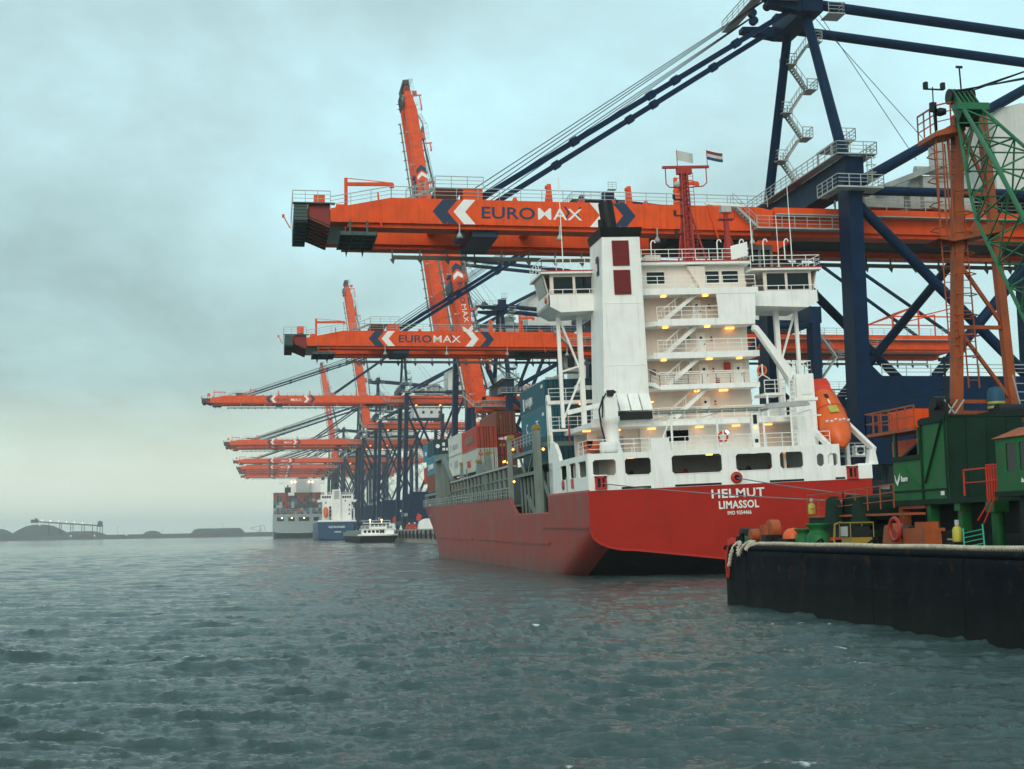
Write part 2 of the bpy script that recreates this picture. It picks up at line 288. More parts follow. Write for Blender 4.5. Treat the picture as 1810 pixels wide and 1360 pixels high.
# ------------------------------------------------------------------ water
def water():
    rng = np.random.default_rng(11)
    ang_f = np.radians(np.linspace(-24, 46, 700)); ang_c = np.radians(np.linspace(46, 336, 120))[1:-1]
    ang = np.concatenate([ang_f, ang_c]); na = len(ang)
    rad = np.concatenate([[.5, 3, 8], np.geomspace(14, 110, 560), np.geomspace(110, 700, 300)[1:], np.geomspace(720, 12000, 40)]); nr = len(rad)
    A, Rr = np.meshgrid(ang, rad); X = Rr*np.sin(A); Y = Rr*np.cos(A)
    Z = np.zeros_like(X); DX = np.zeros_like(X); DY = np.zeros_like(X)
    cell = np.maximum(Rr*.0022, .03)
    wind = R(200); S_ = np.zeros_like(X); var = 0.
    for k in range(150):
        lam = 10**rng.uniform(math.log10(.38), math.log10(1.9)) if k < 125 else rng.uniform(2.6, 6.5); th = wind+rng.normal(0, .36); kk = 2*math.pi/lam
        amp = lam**.75 if k < 125 else .016; ph = rng.uniform(0, 2*math.pi)
        fade = np.clip((lam/cell-2.5)/4, 0, 1)
        q = kk*(X*math.sin(th)+Y*math.cos(th))+ph
        if k < 125: S_ += amp*fade*np.cos(q); var += amp*amp/2
        else: Z += amp*fade*np.cos(q)
    # short seas: flat troughs and sharp scattered crests that lean down wind
    S_ /= math.sqrt(var); P_ = np.exp(np.minimum(.55*S_, 1.7))
    patch = 1+.35*np.sin(X*.05+1.3)*np.sin(Y*.033+.4)+.25*np.sin(X*.017-Y*.021)
    S2 = np.zeros_like(X)
    for k in range(70):
        lam = rng.uniform(.34, 1.1); th = wind+rng.normal(0, .5); kk = 2*math.pi/lam; fade = np.clip((lam/cell-2.2)/3, 0, 1)
        S2 += .17*fade*np.cos(kk*(X*math.sin(th)+Y*math.cos(th))+rng.uniform(0, 6.28))
    Z += .012*(np.exp(np.minimum(.7*S2, 1.8))-1.3)+.045*(np.maximum(0, 1-.95*np.abs(S2-.35))**1.6-.3)*np.clip(.45+.5*S_, 0, 1.3)
    Zs = .028*(P_-1.2)*patch; Z += Zs
    DX += Zs*.7*math.sin(wind); DY += Zs*.7*math.cos(wind)
    vs = np.stack([X+DX, Y+DY, Z-.02], -1).reshape(-1,3)
    i = np.arange(nr-1)[:,None]; j = np.arange(na)[None,:]; j2 = (j+1) % na
    f = np.stack([i*na+j, i*na+j2, (i+1)*na+j2, (i+1)*na+j], -1).reshape(-1,4)[:, ::-1]
    me = bpy.data.meshes.new('water'); me.vertices.add(len(vs)); me.vertices.foreach_set('co', vs.ravel())
    me.loops.add(f.size); me.loops.foreach_set('vertex_index', f.ravel().astype(np.int32)); me.polygons.add(len(f))
    me.polygons.foreach_set('loop_start', np.arange(0, f.size, 4, dtype=np.int32)); me.polygons.foreach_set('loop_total', np.full(len(f), 4, dtype=np.int32))
    me.polygons.foreach_set('use_smooth', np.ones(len(f), dtype=bool)); me.update(); me.validate()
    m = bpy.data.materials.new('harbour_water'); N, L = nodes(m); b = N['Principled BSDF']
    b.inputs['IOR'].default_value = 1.33; b.inputs['Specular IOR Level'].default_value = .5
    t = N.new('ShaderNodeTexCoord'); sp = N.new('ShaderNodeSeparateXYZ'); L.new(t.outputs['Object'], sp.inputs[0])
    fn = N.new('ShaderNodeTexNoise'); fn.inputs['Scale'].default_value = 2.4; fn.inputs['Detail'].default_value = 6; L.new(t.outputs['Object'], fn.inputs['Vector'])
    fb = N.new('ShaderNodeTexNoise'); fb.inputs['Scale'].default_value = .11; L.new(t.outputs['Object'], fb.inputs['Vector'])
    # foam flecks: on the highest crests only, broken up by noise
    ma = N.new('ShaderNodeMath'); ma.operation = 'MULTIPLY_ADD'; L.new(fn.outputs[0], ma.inputs[0]); ma.inputs[1].default_value = .55; L.new(sp.outputs[2], ma.inputs[2])
    mb = N.new('ShaderNodeMath'); mb.operation = 'MULTIPLY_ADD'; L.new(fb.outputs[0], mb.inputs[0]); mb.inputs[1].default_value = .5; L.new(ma.outputs[0], mb.inputs[2])
    fr = N.new('ShaderNodeMapRange'); L.new(mb.outputs[0], fr.inputs[0]); fr.inputs[1].default_value = .77; fr.inputs[2].default_value = .83
    mc = N.new('ShaderNodeMix'); mc.data_type = 'RGBA'; L.new(fr.outputs[0], mc.inputs[0]); mc.inputs[6].default_value = (.040,.072,.071,1); mc.inputs[7].default_value = (.7,.75,.75,1); L.new(mc.outputs[2], b.inputs['Base Color'])
    ro = N.new('ShaderNodeMapRange'); L.new(fr.outputs[0], ro.inputs[0]); ro.inputs[3].default_value = .07; ro.inputs[4].default_value = .8; L.new(ro.outputs[0], b.inputs['Roughness'])
    mp = N.new('ShaderNodeMapping'); mp.inputs['Rotation'].default_value = (0,0,-wind); mp.inputs['Scale'].default_value = (.55,1.3,1); L.new(t.outputs['Object'], mp.inputs[0])
    b1 = N.new('ShaderNodeTexNoise'); b1.inputs['Scale'].default_value = 3.6; b1.inputs['Detail'].default_value = 7; b1.inputs['Roughness'].default_value = .66; b1.inputs['Distortion'].default_value = .6; L.new(mp.outputs[0], b1.inputs['Vector'])
    bp = N.new('ShaderNodeBump'); bp.inputs['Strength'].default_value = 1.0; bp.inputs['Distance'].default_value = .10; L.new(b1.outputs[0], bp.inputs['Height'])
    b2 = N.new('ShaderNodeTexNoise'); b2.inputs['Scale'].default_value = .55; b2.inputs['Detail'].default_value = 4; L.new(mp.outputs[0], b2.inputs['Vector'])
    bq = N.new('ShaderNodeBump'); bq.inputs['Strength'].default_value = .35; bq.inputs['Distance'].default_value = .3; L.new(b2.outputs[0], bq.inputs['Height']); L.new(bp.outputs[0], bq.inputs['Normal'])
    L.new(bq.outputs[0], b.inputs['Normal'])
    me.materials.append(m); o = bpy.data.objects.new('water', me); COL.objects.link(o); tag(o, kind='structure')
water()

# ------------------------------------------------------------------ quay: deck on piles
QZ, QX = 4.5, 48.6
quay = MB().prism([(QX,2.9),(900,2.9),(900,QZ),(QX+.25,QZ),(QX,QZ-.25)], 'y', 62, 1700).build('quay', M['concrete']); tag(quay, kind='structure')
MB().box(QX+3.5, QX+3.7, 62, 1700, QZ, QZ+.05).build('crane_rail', M['dark'], quay)
MB().box(54.5, 56, 62, 1700, -3, 2.9).build('quay_wall', M['concrete'], quay)
pile = MB().tube((0,0,-3), (0,0,2.9), .45, n=10)
pile_o = None
for i in range(150):
    y = 380+i*4.2 if i < 60 else 64+(i-60)*4.2
    if y > 640: continue
    if pile_o is None: pile_o = pile.build('pile', M['concrete'], quay); o = pile_o
    else: o = pile_o.copy(); COL.objects.link(o)
    o.location = (QX+.7, y, 0)
fd = MB().box(-.45,.0,-.6,.6,-1.9,1.0).box(-.6,-.45,-.9,.9,-1.7,.8).box(-.62,-.6,-.05,.05,-1.7,.8); fdo = None
for i in range(22):
    y = 392+i*12.6
    if fdo is None: fdo = fd.build('fender', M['dark'], quay); o = fdo
    else: o = fdo.copy(); COL.objects.link(o)
    o.location = (QX, y, 3.2)
ldd = MB().ladder((0,0,-3), (0,0,1.4), side=(0,1,0)); ldo = None
for i in range(9):
    if ldo is None: ldo = ldd.build('quay_ladder', M['steel'], quay); o = ldo
    else: o = ldo.copy(); COL.objects.link(o)
    o.location = (QX-.1, 398.5+i*21, 3.2)

# ------------------------------------------------------------------ far shore on the left
def hill(name, cx_, cy_, rx, ry, h, flat=.4, seed=1, n=36):
    rr = random.Random(seed); mb = MB(); d_ = 1-flat; rings = [(1.02,-.03),(1,0),(1-.22*d_,.30),(1-.5*d_,.66),(1-.78*d_,.92),(flat,1),(flat*.5,1.02),(0.02,1.0)]
    ph = [rr.uniform(0,6) for _ in range(4)]
    vs = []
    for (q, z) in rings:
        for i in range(n):
            a = 2*math.pi*i/n; w = 1+.06*math.sin(3*a+ph[0])+.05*math.sin(5*a+ph[1])+.03*math.sin(9*a+ph[2])
            vs.append((cx_+rx*q*w*math.cos(a), cy_+ry*q*w*math.sin(a), h*z*(1+.05*math.sin(2*a+ph[3])+rr.uniform(-.015,.015))))
    mb.add(vs, [(k*n+i, k*n+(i+1) % n, (k+1)*n+(i+1) % n, (k+1)*n+i) for k in range(len(rings)-1) for i in range(n)], True)
    return mb
mb = MB()
mb.prism([(-3000,-2),(-3000,6),(2400,9),(2400,-2)], 'y', 2500, 2900)
shore = mb.build('shore', M['sand']); tag(shore, kind='structure')
FY = 2520
for (nm, lab, x, rx, ry, h, fl, sd) in [
    ('ore_stockpile', 'tall dark ore heap at the left end of the far shore', -408, 62, 45, 26, .2, 1),
    ('ore_stockpile', 'low dark heap under the conveyor trestle on the far shore', -335, 58, 40, 14, .3, 2),
    ('ore_stockpile', 'small dark mound midway along the far shore', -212, 22, 20, 12.5, .4, 3),
    ('ore_stockpile', 'long flat topped dark heap on the far shore beside the big grey ship', -98, 52, 40, 15.2, .72, 4),
    ('ore_stockpile', 'dark heap running out of the picture at the left edge', -500, 60, 50, 20, .5, 6)]:
    tag(hill(nm, 0, 0, rx, ry, h, fl, sd).build(nm, M['rock'], loc=(x, FY+40, 0)), lab, 'stockpile', 'stockpiles on the far shore')
cv = empty('conveyor_trestle', (-350, FY-12, 0)); tag(cv, 'long sloping conveyor on tall legs with lamps over the ore heaps', 'conveyor')
MB().bar((-60,0,33), (58,0,23.5), 4, 2.2).build('conveyor_belt', M['dark'], cv)
MB().box(-64,-52,-4,4,30.5,36.5).box(-58,-54,-2,2,36.5,38.5).build('drive_house', M['dark'], cv)
MB().box(49,57,-4,4,22,31).box(51,55,-3,3,31,32.5).build('transfer_tower', M['dark'], cv)
for i, x in enumerate((-34,-16,-13,3,7,22,26,40,48,53,57)):
    MB().bar((x,0,2), (x,0,33-(x+60)*.0805), 1.1).build('trestle_leg', M['dark'], cv)
for i in range(9):
    x = -58+i*13.5; MB().lathe([(0,-.9),(.9,0),(0,.9)], (x,-2,36.2-(x+60)*.0805), n=6).build('lamp', M['lampw'], cv)
for i, x in enumerate((-318, -281, -231)):
    b = empty('channel_buoy', (x, 2300, 0)); tag(b, ['pale channel buoy below the conveyor tower', 'pale channel buoy just right of the conveyor tower', 'pale channel buoy nearest the middle of the far shore'][i], 'buoy', 'buoys off the far shore')
    MB().lathe([(2.2,-.5),(2.2,1.2),(.8,1.6),(.5,5),(0,5)], n=8).build('float', M['sand'], b)
    MB().box(-1.3,1.3,-1.3,1.3,5,7.6).build('top_mark', M['letter_white'], b)
sl = empty('ship_loader', (-22, FY, 0)); tag(sl, 'spindly grey ship loader with raised arm on the far shore', 'loader')
MB().bar((-14,0,15), (10,0,20), 1.2).bar((10,0,20), (14,0,7), 1.2).bar((-14,0,15), (4,0,8), 1).build('loader_arm', M['steel'], sl)
MB().bar((4,0,5), (4,0,19), 1.4).bar((-2,0,5), (4,0,14), 1).bar((10,0,5), (4,0,14), 1).build('loader_tower', M['steel'], sl)
for i, (x, h, lab) in enumerate(((-268,22,'thin lamp mast just right of the conveyor'), (-190,18,'thin lamp mast midway along the far shore'), (-83,26,'thin leaning mast on the flat topped heap'))):
    lm = empty('lamp_mast', (x, FY+(40 if i == 2 else 0), 6)); tag(lm, lab, 'mast')
    MB().tube((0,0,0), (-3 if i == 2 else 0,0,h-6), .3, n=6).build('pole', M['steel'], lm); MB().box(-1,1,-.4,.4,h-6,h-5.4).build('crosspiece', M['steel'], lm) if i != 2 else None

# ------------------------------------------------------------------ ship-to-shore cranes
NA, OR, GR = M['navy'], M['orange'], M['steel']
def chevron(x0, w, z0, z1, d, t=1.0):
    """d=-1 points left, +1 points right; w = stroke width"""
    zm = (z0+z1)/2; k = (z1-z0)*.42
    if d < 0: return [(x0,zm),(x0+k,z1),(x0+k+w,z1),(x0+w,zm),(x0+k+w,z0),(x0+k,z0)]
    return [(x0,z1),(x0+w,z1),(x0+w+k,zm),(x0+w,z0),(x0,z0),(x0+k,zm)]
def make_crane(big, raised, detail):
    dz = 23. if big else 0.; hs = 13.4 if big else 10.7; TIP = -78. if big else -50.; HX = -5.5
    g0, g1 = 31.2+dz, 33.5+dz; lean = 1.6 if big else 0.; off = (0,0,QZ)
    if big: g1 += .5
    root = empty('ship_to_shore_crane')
    def B(mb, name, mat, parent=None, o=off): return mb.build(name, mat, parent or root, off=o)
    LX, LY = (.75,1.3) if big else (.65,1.2); pb0, pb1 = (9.,19.) if big else (9.,16.9)
    for sy in (-1,1):
        y = sy*hs
        # waterside leg, landside leg
        B(MB().hexa([(-LX-lean,y-LY,7.5),(LX-lean,y-LY,7.5),(LX-lean,y+LY,7.5),(-LX-lean,y+LY,7.5)], [(-LX,y-LY,g1+.9),(LX,y-LY,g1+.9),(LX,y+LY,g1+.9),(-LX,y+LY,g1+.9)]), 'leg', NA)
        B(MB().box(30-LX,30+LX,y-LY,y+LY,7.5,g1+.9), 'leg', NA)
        ch = 1.3
        B(MB().prism([(LX-lean*.6,pb0),(30-LX,pb0),(30-LX,pb1+ch),(30-LX-ch,pb1),(LX+ch,pb1),(LX,pb1+ch)], 'y', y-.8, y+.8), 'portal_beam', NA)
        w = MB()
        w.rail([(LX+1.3,y-.75,pb1),(30-LX-1.4,y-.75,pb1)], step=2.4, t=.07)
        B(w, 'portal_railing', GR)
        # bracing in the plane of the frame
        B(MB().tube((LX,y,g0+1.6), (17,y,pb1-.3), .48, n=10), 'diagonal_brace', NA)
        B(MB().tube((7.2,y,pb1-.3), (23,y,g1+.3), .48, n=10), 'diagonal_brace', NA)
        B(MB().tube((LX,y,g1+.55), (30-LX,y,g1+.55), .42, n=10), 'top_strut', NA)
        B(MB().tube((LX,y,g1+1.2), (30,sy*4.2,51+dz), .46, n=10), 'inclined_strut', NA)
        # mast to the apex, ties and stays
        B(MB().tube((0,sy*(hs-.7),g1+3.3), (0,sy*2.3,54+dz), .52, .46, n=12), 'mast', NA)
        B(MB().tube((30,sy*(hs-.7),g1+.9), (30,sy*3.4,52+dz), .46, n=10), 'rear_mast', NA)
        B(MB().tube((.8,sy*3.4,54.5+dz), (30,sy*3.4,51.9+dz), .50, n=10), 'top_tie', NA)
        B(MB().tube((30,sy*3.4,51.9+dz), (56,sy*4.4,g1+.4), .3, n=8), 'back_stay', NA)
        # fixed girder
        y0, y1 = (-5.7,-3.6) if sy < 0 else (3.4,5.5)
        gm = MB().box(HX+.15,58,y0,y1,g0,g1)
        gm.box(HX+.15,58,y0+.4,y1+.35,g0-.35,g0)
        for x in np.arange(4,57,6.4): gm.box(x-.16,x+.16,y0-.03,y0,g0+.02,g1-.02)
        B(gm, 'fixed_girder', OR)
        # sill beams and wheel bogies
    for x in (-lean,30):
        B(MB().box(x-.8,x+.8,-hs+LY,hs-LY,6.2,8.0), 'sill_beam', NA)
        for sy in (-1,1):
            b = MB().box(x-.7,x+.7,sy*hs-LY-1.2,sy*hs+LY+1.2,6.6,7.5).box(x-.55,x+.55,sy*hs-4.2,sy*hs-.3,5.3,6.6).box(x-.55,x+.55,sy*hs+.3,sy*hs+4.2,5.3,6.6)
            for k in range(8): b.tube((x-.3,sy*hs-3.8+k*1.08,5.0), (x+.3,sy*hs-3.8+k*1.08,5.0), .48, n=10)
            B(b, 'bogie', M['dark'])
        B(MB().box(x-.9,x+.9,-hs-LY,hs+LY,g1+.9,g1+3.4), 'cross_beam', NA)
    # apex head
    B(MB().box(-1.1,1.0,-4.3,4.3,53.5+dz,54.9+dz).box(-1.0,.8,-4.1,-2.9,54.9+dz,56+dz).box(-1.0,.8,2.9,4.1,54.9+dz,56+dz)
      .hexa([(-4.6,-4.2,54+dz),(-1.1,-4.2,53.5+dz),(-1.1,-3.0,53.5+dz),(-4.6,-3.0,54+dz)], [(-4.6,-4.2,54.45+dz),(-1.1,-4.2,54.6+dz),(-1.1,-3.0,54.6+dz),(-4.6,-3.0,54.45+dz)]).hexa([(-4.6,3.0,54+dz),(-1.1,3.0,53.5+dz),(-1.1,4.2,53.5+dz),(-4.6,4.2,54+dz)], [(-4.6,3.0,54.45+dz),(-1.1,3.0,54.6+dz),(-1.1,4.2,54.6+dz),(-4.6,4.2,54.45+dz)]), 'apex_head', NA)
    for k in range(2): B(MB().tube((1.0,-3.4+k,53.5+dz), (9.5+k*2.2,-5.2,g1+5.2+k*.6), .035, n=5, caps=False), 'guy_wire', M['dark'])
    sh = MB()
    for k in range(4): sh.tube((-4.2+.9*(k%2),-3+k*2,55.2+dz), (-4.2+.9*(k%2),-2.5+k*2,55.2+dz), .45, n=12)
    B(sh, 'sheave_block', NA)
    ap = MB().box(-6.2,-1.6,-5.1,-4.3,54.4+dz,54.5+dz).box(-6.2,-5.2,-4.3,4.8,54.4+dz,54.5+dz)
    ap.rail([(-1.7,-5.05,54.5+dz),(-6.15,-5.05,54.5+dz),(-6.15,4.8,54.5+dz)], t=.06)
    B(ap, 'apex_platform', GR)
    B(MB().box(1.2,2.9,-5.2,-3.2,53+dz,53.1+dz).rail([(1.2,-5.15,53.1+dz),(2.85,-5.15,53.1+dz),(2.85,-3.2,53.1+dz)], t=.06), 'apex_platform', GR)
    B(MB().box(-.5,.8,-5.5,-4.6,56+dz,56.1+dz).rail([(-.5,-5.45,56.1+dz),(.8,-5.45,56.1+dz)], step=.65, t=.06), 'apex_platform', GR)
    # lift landing on the cross beam
    lf_ = MB()
    for (x,y) in ((1.0,-5),(2.6,-5),(1.0,-1.5),(2.6,-1.5)): lf_.bar((x,y,g1+.4), (x,y,g1+6.6), .14)
    lf_.box(.9,2.7,-6.6,-1.4,g1+6.5,g1+6.62).rail([(.9,-6.6,g1+6.6),(2.7,-6.6,g1+6.6),(2.7,-1.4,g1+6.6)], t=.06, step=1.2)
    for z in (2,4): lf_.bar((1.0,-5,g1+z), (2.6,-1.5,g1+z), .08).bar((1.0,-5,g1+z), (2.6,-5,g1+z+1.5), .08)
    B(lf_, 'lift_landing', GR)
    # air conditioning unit on a bracket low on the near leg
    B(MB().box(-2.6,-.4-lean,-hs-2.0,-hs-LY,9.6,9.75).rail([(-2.6,-hs-LY,9.75),(-2.6,-hs-2.0,9.75),(-.4,-hs-2.0,9.75)], t=.06, step=.9), 'leg_platform', GR)
    au = B(MB().box(-1.5,-.5,-hs-1.9,-hs-1.35,9.75,10.6), 'air_conditioner', M['letter_white']); B(MB().lathe([(.34,0),(.34,-.02),(0,-.02)], (-.95,-hs-1.91,10.18), (0,1,0), 16), 'fan_grille', M['dark'], au)
    # walkway along the cross beam and round the near leg head
    wk = MB().box(-1.9,-.92,-hs-1.6,hs,g1+3.4,g1+3.5).box(.92,1.9,-hs-1.6,-hs+2.2,g1+3.4,g1+3.5).box(-1.9,1.9,-hs-1.9,-hs-LY-.05,g1+3.4,g1+3.5)
    wk.rail([(-1.9,hs,g1+3.5),(-1.9,-hs-1.9,g1+3.5),(1.9,-hs-1.9,g1+3.5),(1.9,-hs+2.2,g1+3.5)], t=.06, step=1.4)
    wk.box(-2.2,2.2,-hs-2.4,-hs-LY-.05,g1+.2,g1+.35).box(-2.2,-LY-.05,-hs-LY,-hs+2.2,g1+.2,g1+.35).box(LY,2.2,-hs-LY,-hs+1,g1+.2,g1+.35)
    wk.rail([(-2.2,-hs+2.2,g1+.35),(-2.2,-hs-2.4,g1+.35),(2.2,-hs-2.4,g1+.35),(2.2,-hs+1,g1+.35)], t=.06, step=1.2)
    wk.ladder((1.2,-hs-1.75,g1+.35), (1.2,-hs-1.75,g1+4.4), t=.06)
    for k in range(5): wk.rail([(.85,-hs-1.8,g1+.9+k*.7),(.85,-hs-2.3,g1+.9+k*.7),(1.55,-hs-2.3,g1+.9+k*.7),(1.55,-hs-1.8,g1+.9+k*.7)], h=.05, rails=1, step=9)
    B(wk, 'leg_platform', GR)
    # stair flights up the far mast
    st = MB(); zz_ = g1+3.5; yb = hs-1.2; k = 0; top = 53+dz
    while zz_ < top-2:
        nz = min(zz_+2.3, top); fl = k % 2; xa, xb = (.9,2.5) if fl == 0 else (2.5,.9)
        yy = yb-(zz_-g1)*.36+.2
        st.stair((xa,yy,zz_), (xb,yy,nz), .7, (0,1,0)); 
        px0 = xb-.9 if fl == 1 else xb
        st.box(px0,px0+1.1,yy-1.3,yy+.6,nz-.08,nz); st.rail([(px0,yy-1.3,nz),(px0+1.1,yy-1.3,nz),(px0+1.1,yy+.6,nz)] if fl == 0 else [(px0+1.1,yy-1.3,nz),(px0,yy-1.3,nz),(px0,yy+.6,nz)], t=.06, step=1.1)
        zz_ = nz; k += 1
    B(st, 'stair_tower', M['greyed'])
    # lower stairs on the landside leg
    ls = MB(); zz_ = pb1; k = 0
    while zz_ < g1-2:
        nz = min(zz_+4.2, g1+.3); y = -hs+LY+.8; xa, xb = (30+1.2,30+4.4) if k % 2 == 0 else (30+4.4,30+1.2)
        ls.stair((xa,y,zz_), (xb,y,nz), .8, (0,1,0)); px0 = 30+4.4 if k % 2 == 0 else 30+.2
        ls.box(px0,px0+1.2,y-.9,y+.9,nz-.1,nz).rail([(px0,y-.9,nz),(px0+1.2,y-.9,nz),(px0+1.2,y+.9,nz)], t=.06)
        zz_ = nz; k += 1
    ls.box(30-2,30+6,-hs-2.2,-hs-LY-.05,24+dz*.6,24.15+dz*.6).rail([(28,-hs-2.2,24.15+dz*.6),(36,-hs-2.2,24.15+dz*.6)], t=.06)
    B(ls, 'landside_stairs', GR)
    # machinery house on the girders
    h = MB().prism([(17,g1+2),(31,g1+2),(31,g1+10.4),(20,g1+10.8),(17,g1+10)], 'y', -6.6, 6.6); hb = B(h, 'machinery_house', M['housegrey'])
    B(MB().box(16.2,31.6,-7.2,7.2,g1+1.5,g1+2), 'house_floor', NA)
    for k in range(3): B(MB().box(21+k*4,22.2+k*4,-6.68,-6.6,g1+4,g1+5.4), 'house_vent', M['dark'], hb)
    mc = MB().box(4.2,8.2,-4.8,-1.8,g1+.5,g1+2.6).box(9,13.5,-4.6,-1,g1+.5,g1+3.8).box(13.8,15.8,-4.4,0,g1+.4,g1+3.1).tube((9.4,-5,g1+4.2), (13.8,-5,g1+4.2), .42, n=12).box(10,11.2,-5.4,-4.5,g1+.4,g1+3.5)
    mc.bar((5,-5.3,g1+2), (16.5,-5.3,g1+6.5), .9, .5)
    B(mc, 'winch_machinery', M['greyed'])
    gw = MB().box(HX,58,-6.7,-5.75,g1-.9,g1-.8).box(HX,58,5.55,6.5,g1-.9,g1-.8); gw.rail([(4,-5.6,g1),(58,-5.6,g1)], t=.06, step=2.0); gw.rail([(HX-2,-6.65,g0+.2),(1.2,-6.65,g0+.2)], t=.06, step=1.3); gw.box(HX-2,1.2,-6.7,-5.72,g0+.05,g0+.2)
    gw.stair((HX-4.2,-6.2,g1+.1), (HX-1.9,-6.2,g0+.25), .7, (0,1,0))
    B(gw, 'girder_walkway', GR)
    # orange frame over the backreach
    fr = MB()
    for y in (-4.6,4.4):
        fr.bar((46,y,g1), (46,y,g1+3.2), .2).bar((46,y,g1+3.2), (50.5,y,g1+5), .2).bar((50.5,y,g1+5), (50.5,y,g1), .2).bar((46,y,g1+3.2), (58,y,g1+3.2), .2).bar((50.5,y,g1+3.2), (58,y,g1+5), .2).bar((58,y,g1+5), (58,y,g1), .2)
    fr.bar((46,-4.6,g1+3.2), (46,4.4,g1+3.2), .2).bar((50.5,-4.6,g1+5), (50.5,4.4,g1+5), .2)
    B(fr, 'backreach_frame', OR)
    B(MB().box(40,44,-7.2,-5.75,g0+.2,g0+.35).rail([(40,-7.2,g0+.35),(44,-7.2,g0+.35)], t=.06).ladder((40.4,-6.9,g0+.35), (40.4,-6.9,g1+1.5), t=.06), 'service_platform', GR)
    B(MB().box(-1.5,57.5,-3.55,3.35,g0+.12,g0+.3), 'girder_floor', M['dark'])
    # trolley with operator's cab, parked near the legs
    tx = -11. if not raised else 8.
    B(MB().box(tx-4.2,tx+2.4,-2.9,2.8,g0-.5,g0+1.3).box(tx-3.4,tx-1.2,-2.2,1.5,g0-1.1,g0-.5).tube((tx-2.6,-3.2,g0+.2), (tx-2.6,3,g0+.2), .8, n=12).tube((tx+.4,-3.2,g0+.3), (tx+.4,3,g0+.3), .8, n=12).box(tx+2.6,tx+5,-2.6,2.4,g0-.3,g0+.7), 'trolley', M['dark'])
    cb = B(MB().prism([(tx+4.2,g0-3.2),(tx+6.9,g0-3.2),(tx+6.9,g0-.4),(tx+3.8,g0-.4),(tx+3.7,g0-2.2)], 'y', -1.6, 1.6), 'operator_cab', M['skin_grey'])
    B(MB().box(tx+4.3,tx+5.4,-1.66,-1.6,g0-2.6,g0-.9).box(tx+5.7,tx+6.6,-1.66,-1.6,g0-2.6,g0-.9), 'cab_window', M['glass'], cb)
    # festoon rail with cable loops under the fixed part
    def festoon(x0, x1, o_):
        f = MB(); y = 3.9
        f.box(x0,x1,y-.12,y+.12,g0-1.35,g0-.98)
        n = int((x1-x0)/2.6)
        for i in range(n+1):
            x = x0+(x1-x0)*i/n; f.box(x-.06,x+.06,y-.1,y+.1,g0-1.35,g0-.3); f.prism([(x-.25,g0-1.35),(x+.25,g0-1.35),(x+.12,g0-1.85)], 'y', y-.06, y+.06)
        return f
    B(festoon(HX+.3,56,0), 'festoon_rail', M['festoon'])
    # ---------------- boom (origin at its hinge)
    HP = (HX,0,g0+1.0)
    bm = MB(); ge = TIP+3.2
    for (y0,y1) in ((-5.7,-3.6),(3.4,5.5)):
        bm.prism([(HX,g0),(HX,g1-.3),(HX-1.6,g1),(ge+5.4,g1),(ge,g1-1.1),(ge,g0)], 'y', y0, y1)
        bm.box(ge+1.5,HX,y0+.4,y1+.35,g0-.35,g0)
    for x in np.arange(ge+.6,HX-2,9.): bm.box(x,x+.9,-3.6,3.4,g1-1.4,g1-.2)
    for x in np.arange(ge+6.5,HX-1,6.4):
        if not (-38.5 < x+(16.2 if big else 0) < -18.4): bm.box(x-.16,x+.16,-5.73,-5.7,g0+.02,g1-.02)
    for x in np.arange(ge+4,HX-1,3.2): bm.box(x-.03,x+.03,-5.95,-5.7,g0-.0,g0+.12)
    boom = bm.build('boom', OR, root, off=HP, loc=(HP[0],HP[1],HP[2]-QZ))
    def C(mb, name, mat): return mb.build(name, mat, boom, off=HP)
    tx0 = -37.7-(16.2 if big else 0); h0, h1 = g0+.28, g1-.06; yf = -5.70
    def bz(x0, w, d, mat):
        C(MB().prism(chevron(x0,w,g0+.02,g1-.02,d), 'y', yf-.02, yf-.004), 'chevron', mat)
    bz(tx0,1.35,-1,M['letter_navy']); bz(tx0+1.9,1.05,-1,M['letter_white'])
    tz = g0+.62
    text('EURO','lettering',M['letter_navy'],boom,(tx0+4.35-HP[0],yf-.012,tz-HP[2]),1.52,sx=1.27,bold=.022)
    text('MAX','lettering',M['letter_white'],boom,(tx0+9.52-HP[0],yf-.012,tz-HP[2]),1.52,sx=1.26,bold=.004,space=1.06)
    for q, (xx, d) in enumerate(((tx0+12.05,1),(tx0+13.55,-1))):
        zc = tz+.66; C(MB().prism([(xx,zc+.6*1),(xx+.2,zc+.6),(xx+.2+.4*d,zc),(xx+.2,zc-.6),(xx,zc-.6),(xx+.4*d,zc)], 'y', yf-.010, yf-.003), 'chevron', M['letter_navy'])
    bz(tx0+14.5,1.05,1,M['letter_white']); bz(tx0+16.7,1.2,1,M['letter_navy'])
    rl = MB().rail([(HX-.5,-5.65,g1),(ge+5.4,-5.65,g1),(ge,-5.65,g1-1.1)], t=.055, step=2.0); rl.rail([(HX-.5,5.4,g1),(ge+5.4,5.4,g1),(ge,5.4,g1-1.1)], t=.055, step=2.0)
    rl.box(ge+6,HX-3,-3.5,-2.6,g1-.15,g1-.05); C(rl, 'boom_railing', GR)
    # boom end: grey louvred bumper and platforms
    C(MB().prism([(TIP+1.25,g0+1.6),(ge-.02,g0+1.6),(ge-.02,g0-.25),(TIP+1.25,g0+.55)], 'y', -5.2, 5.2), 'boom_end', M['maroon'])
    for k in range(8): C(MB().bar((TIP+1.25,-5.0+k*1.42,g0+.5), (ge-.04,-5.0+k*1.42,g0-.3), .12, .2), 'end_slat', M['brown'])
    C(MB().box(ge+.02,ge+1.4,-3.55,3.35,g0-.1,g0+.1), 'end_plate', M['skin_grey'])
    ep = MB().box(TIP,TIP+1.2,-5.5,5.5,g0+.1,g0+1.55)
    for k in range(5): ep.box(TIP-.06,TIP+1.22,-5.56,-5.5,g0+.15+k*.3,g0+.25+k*.3)
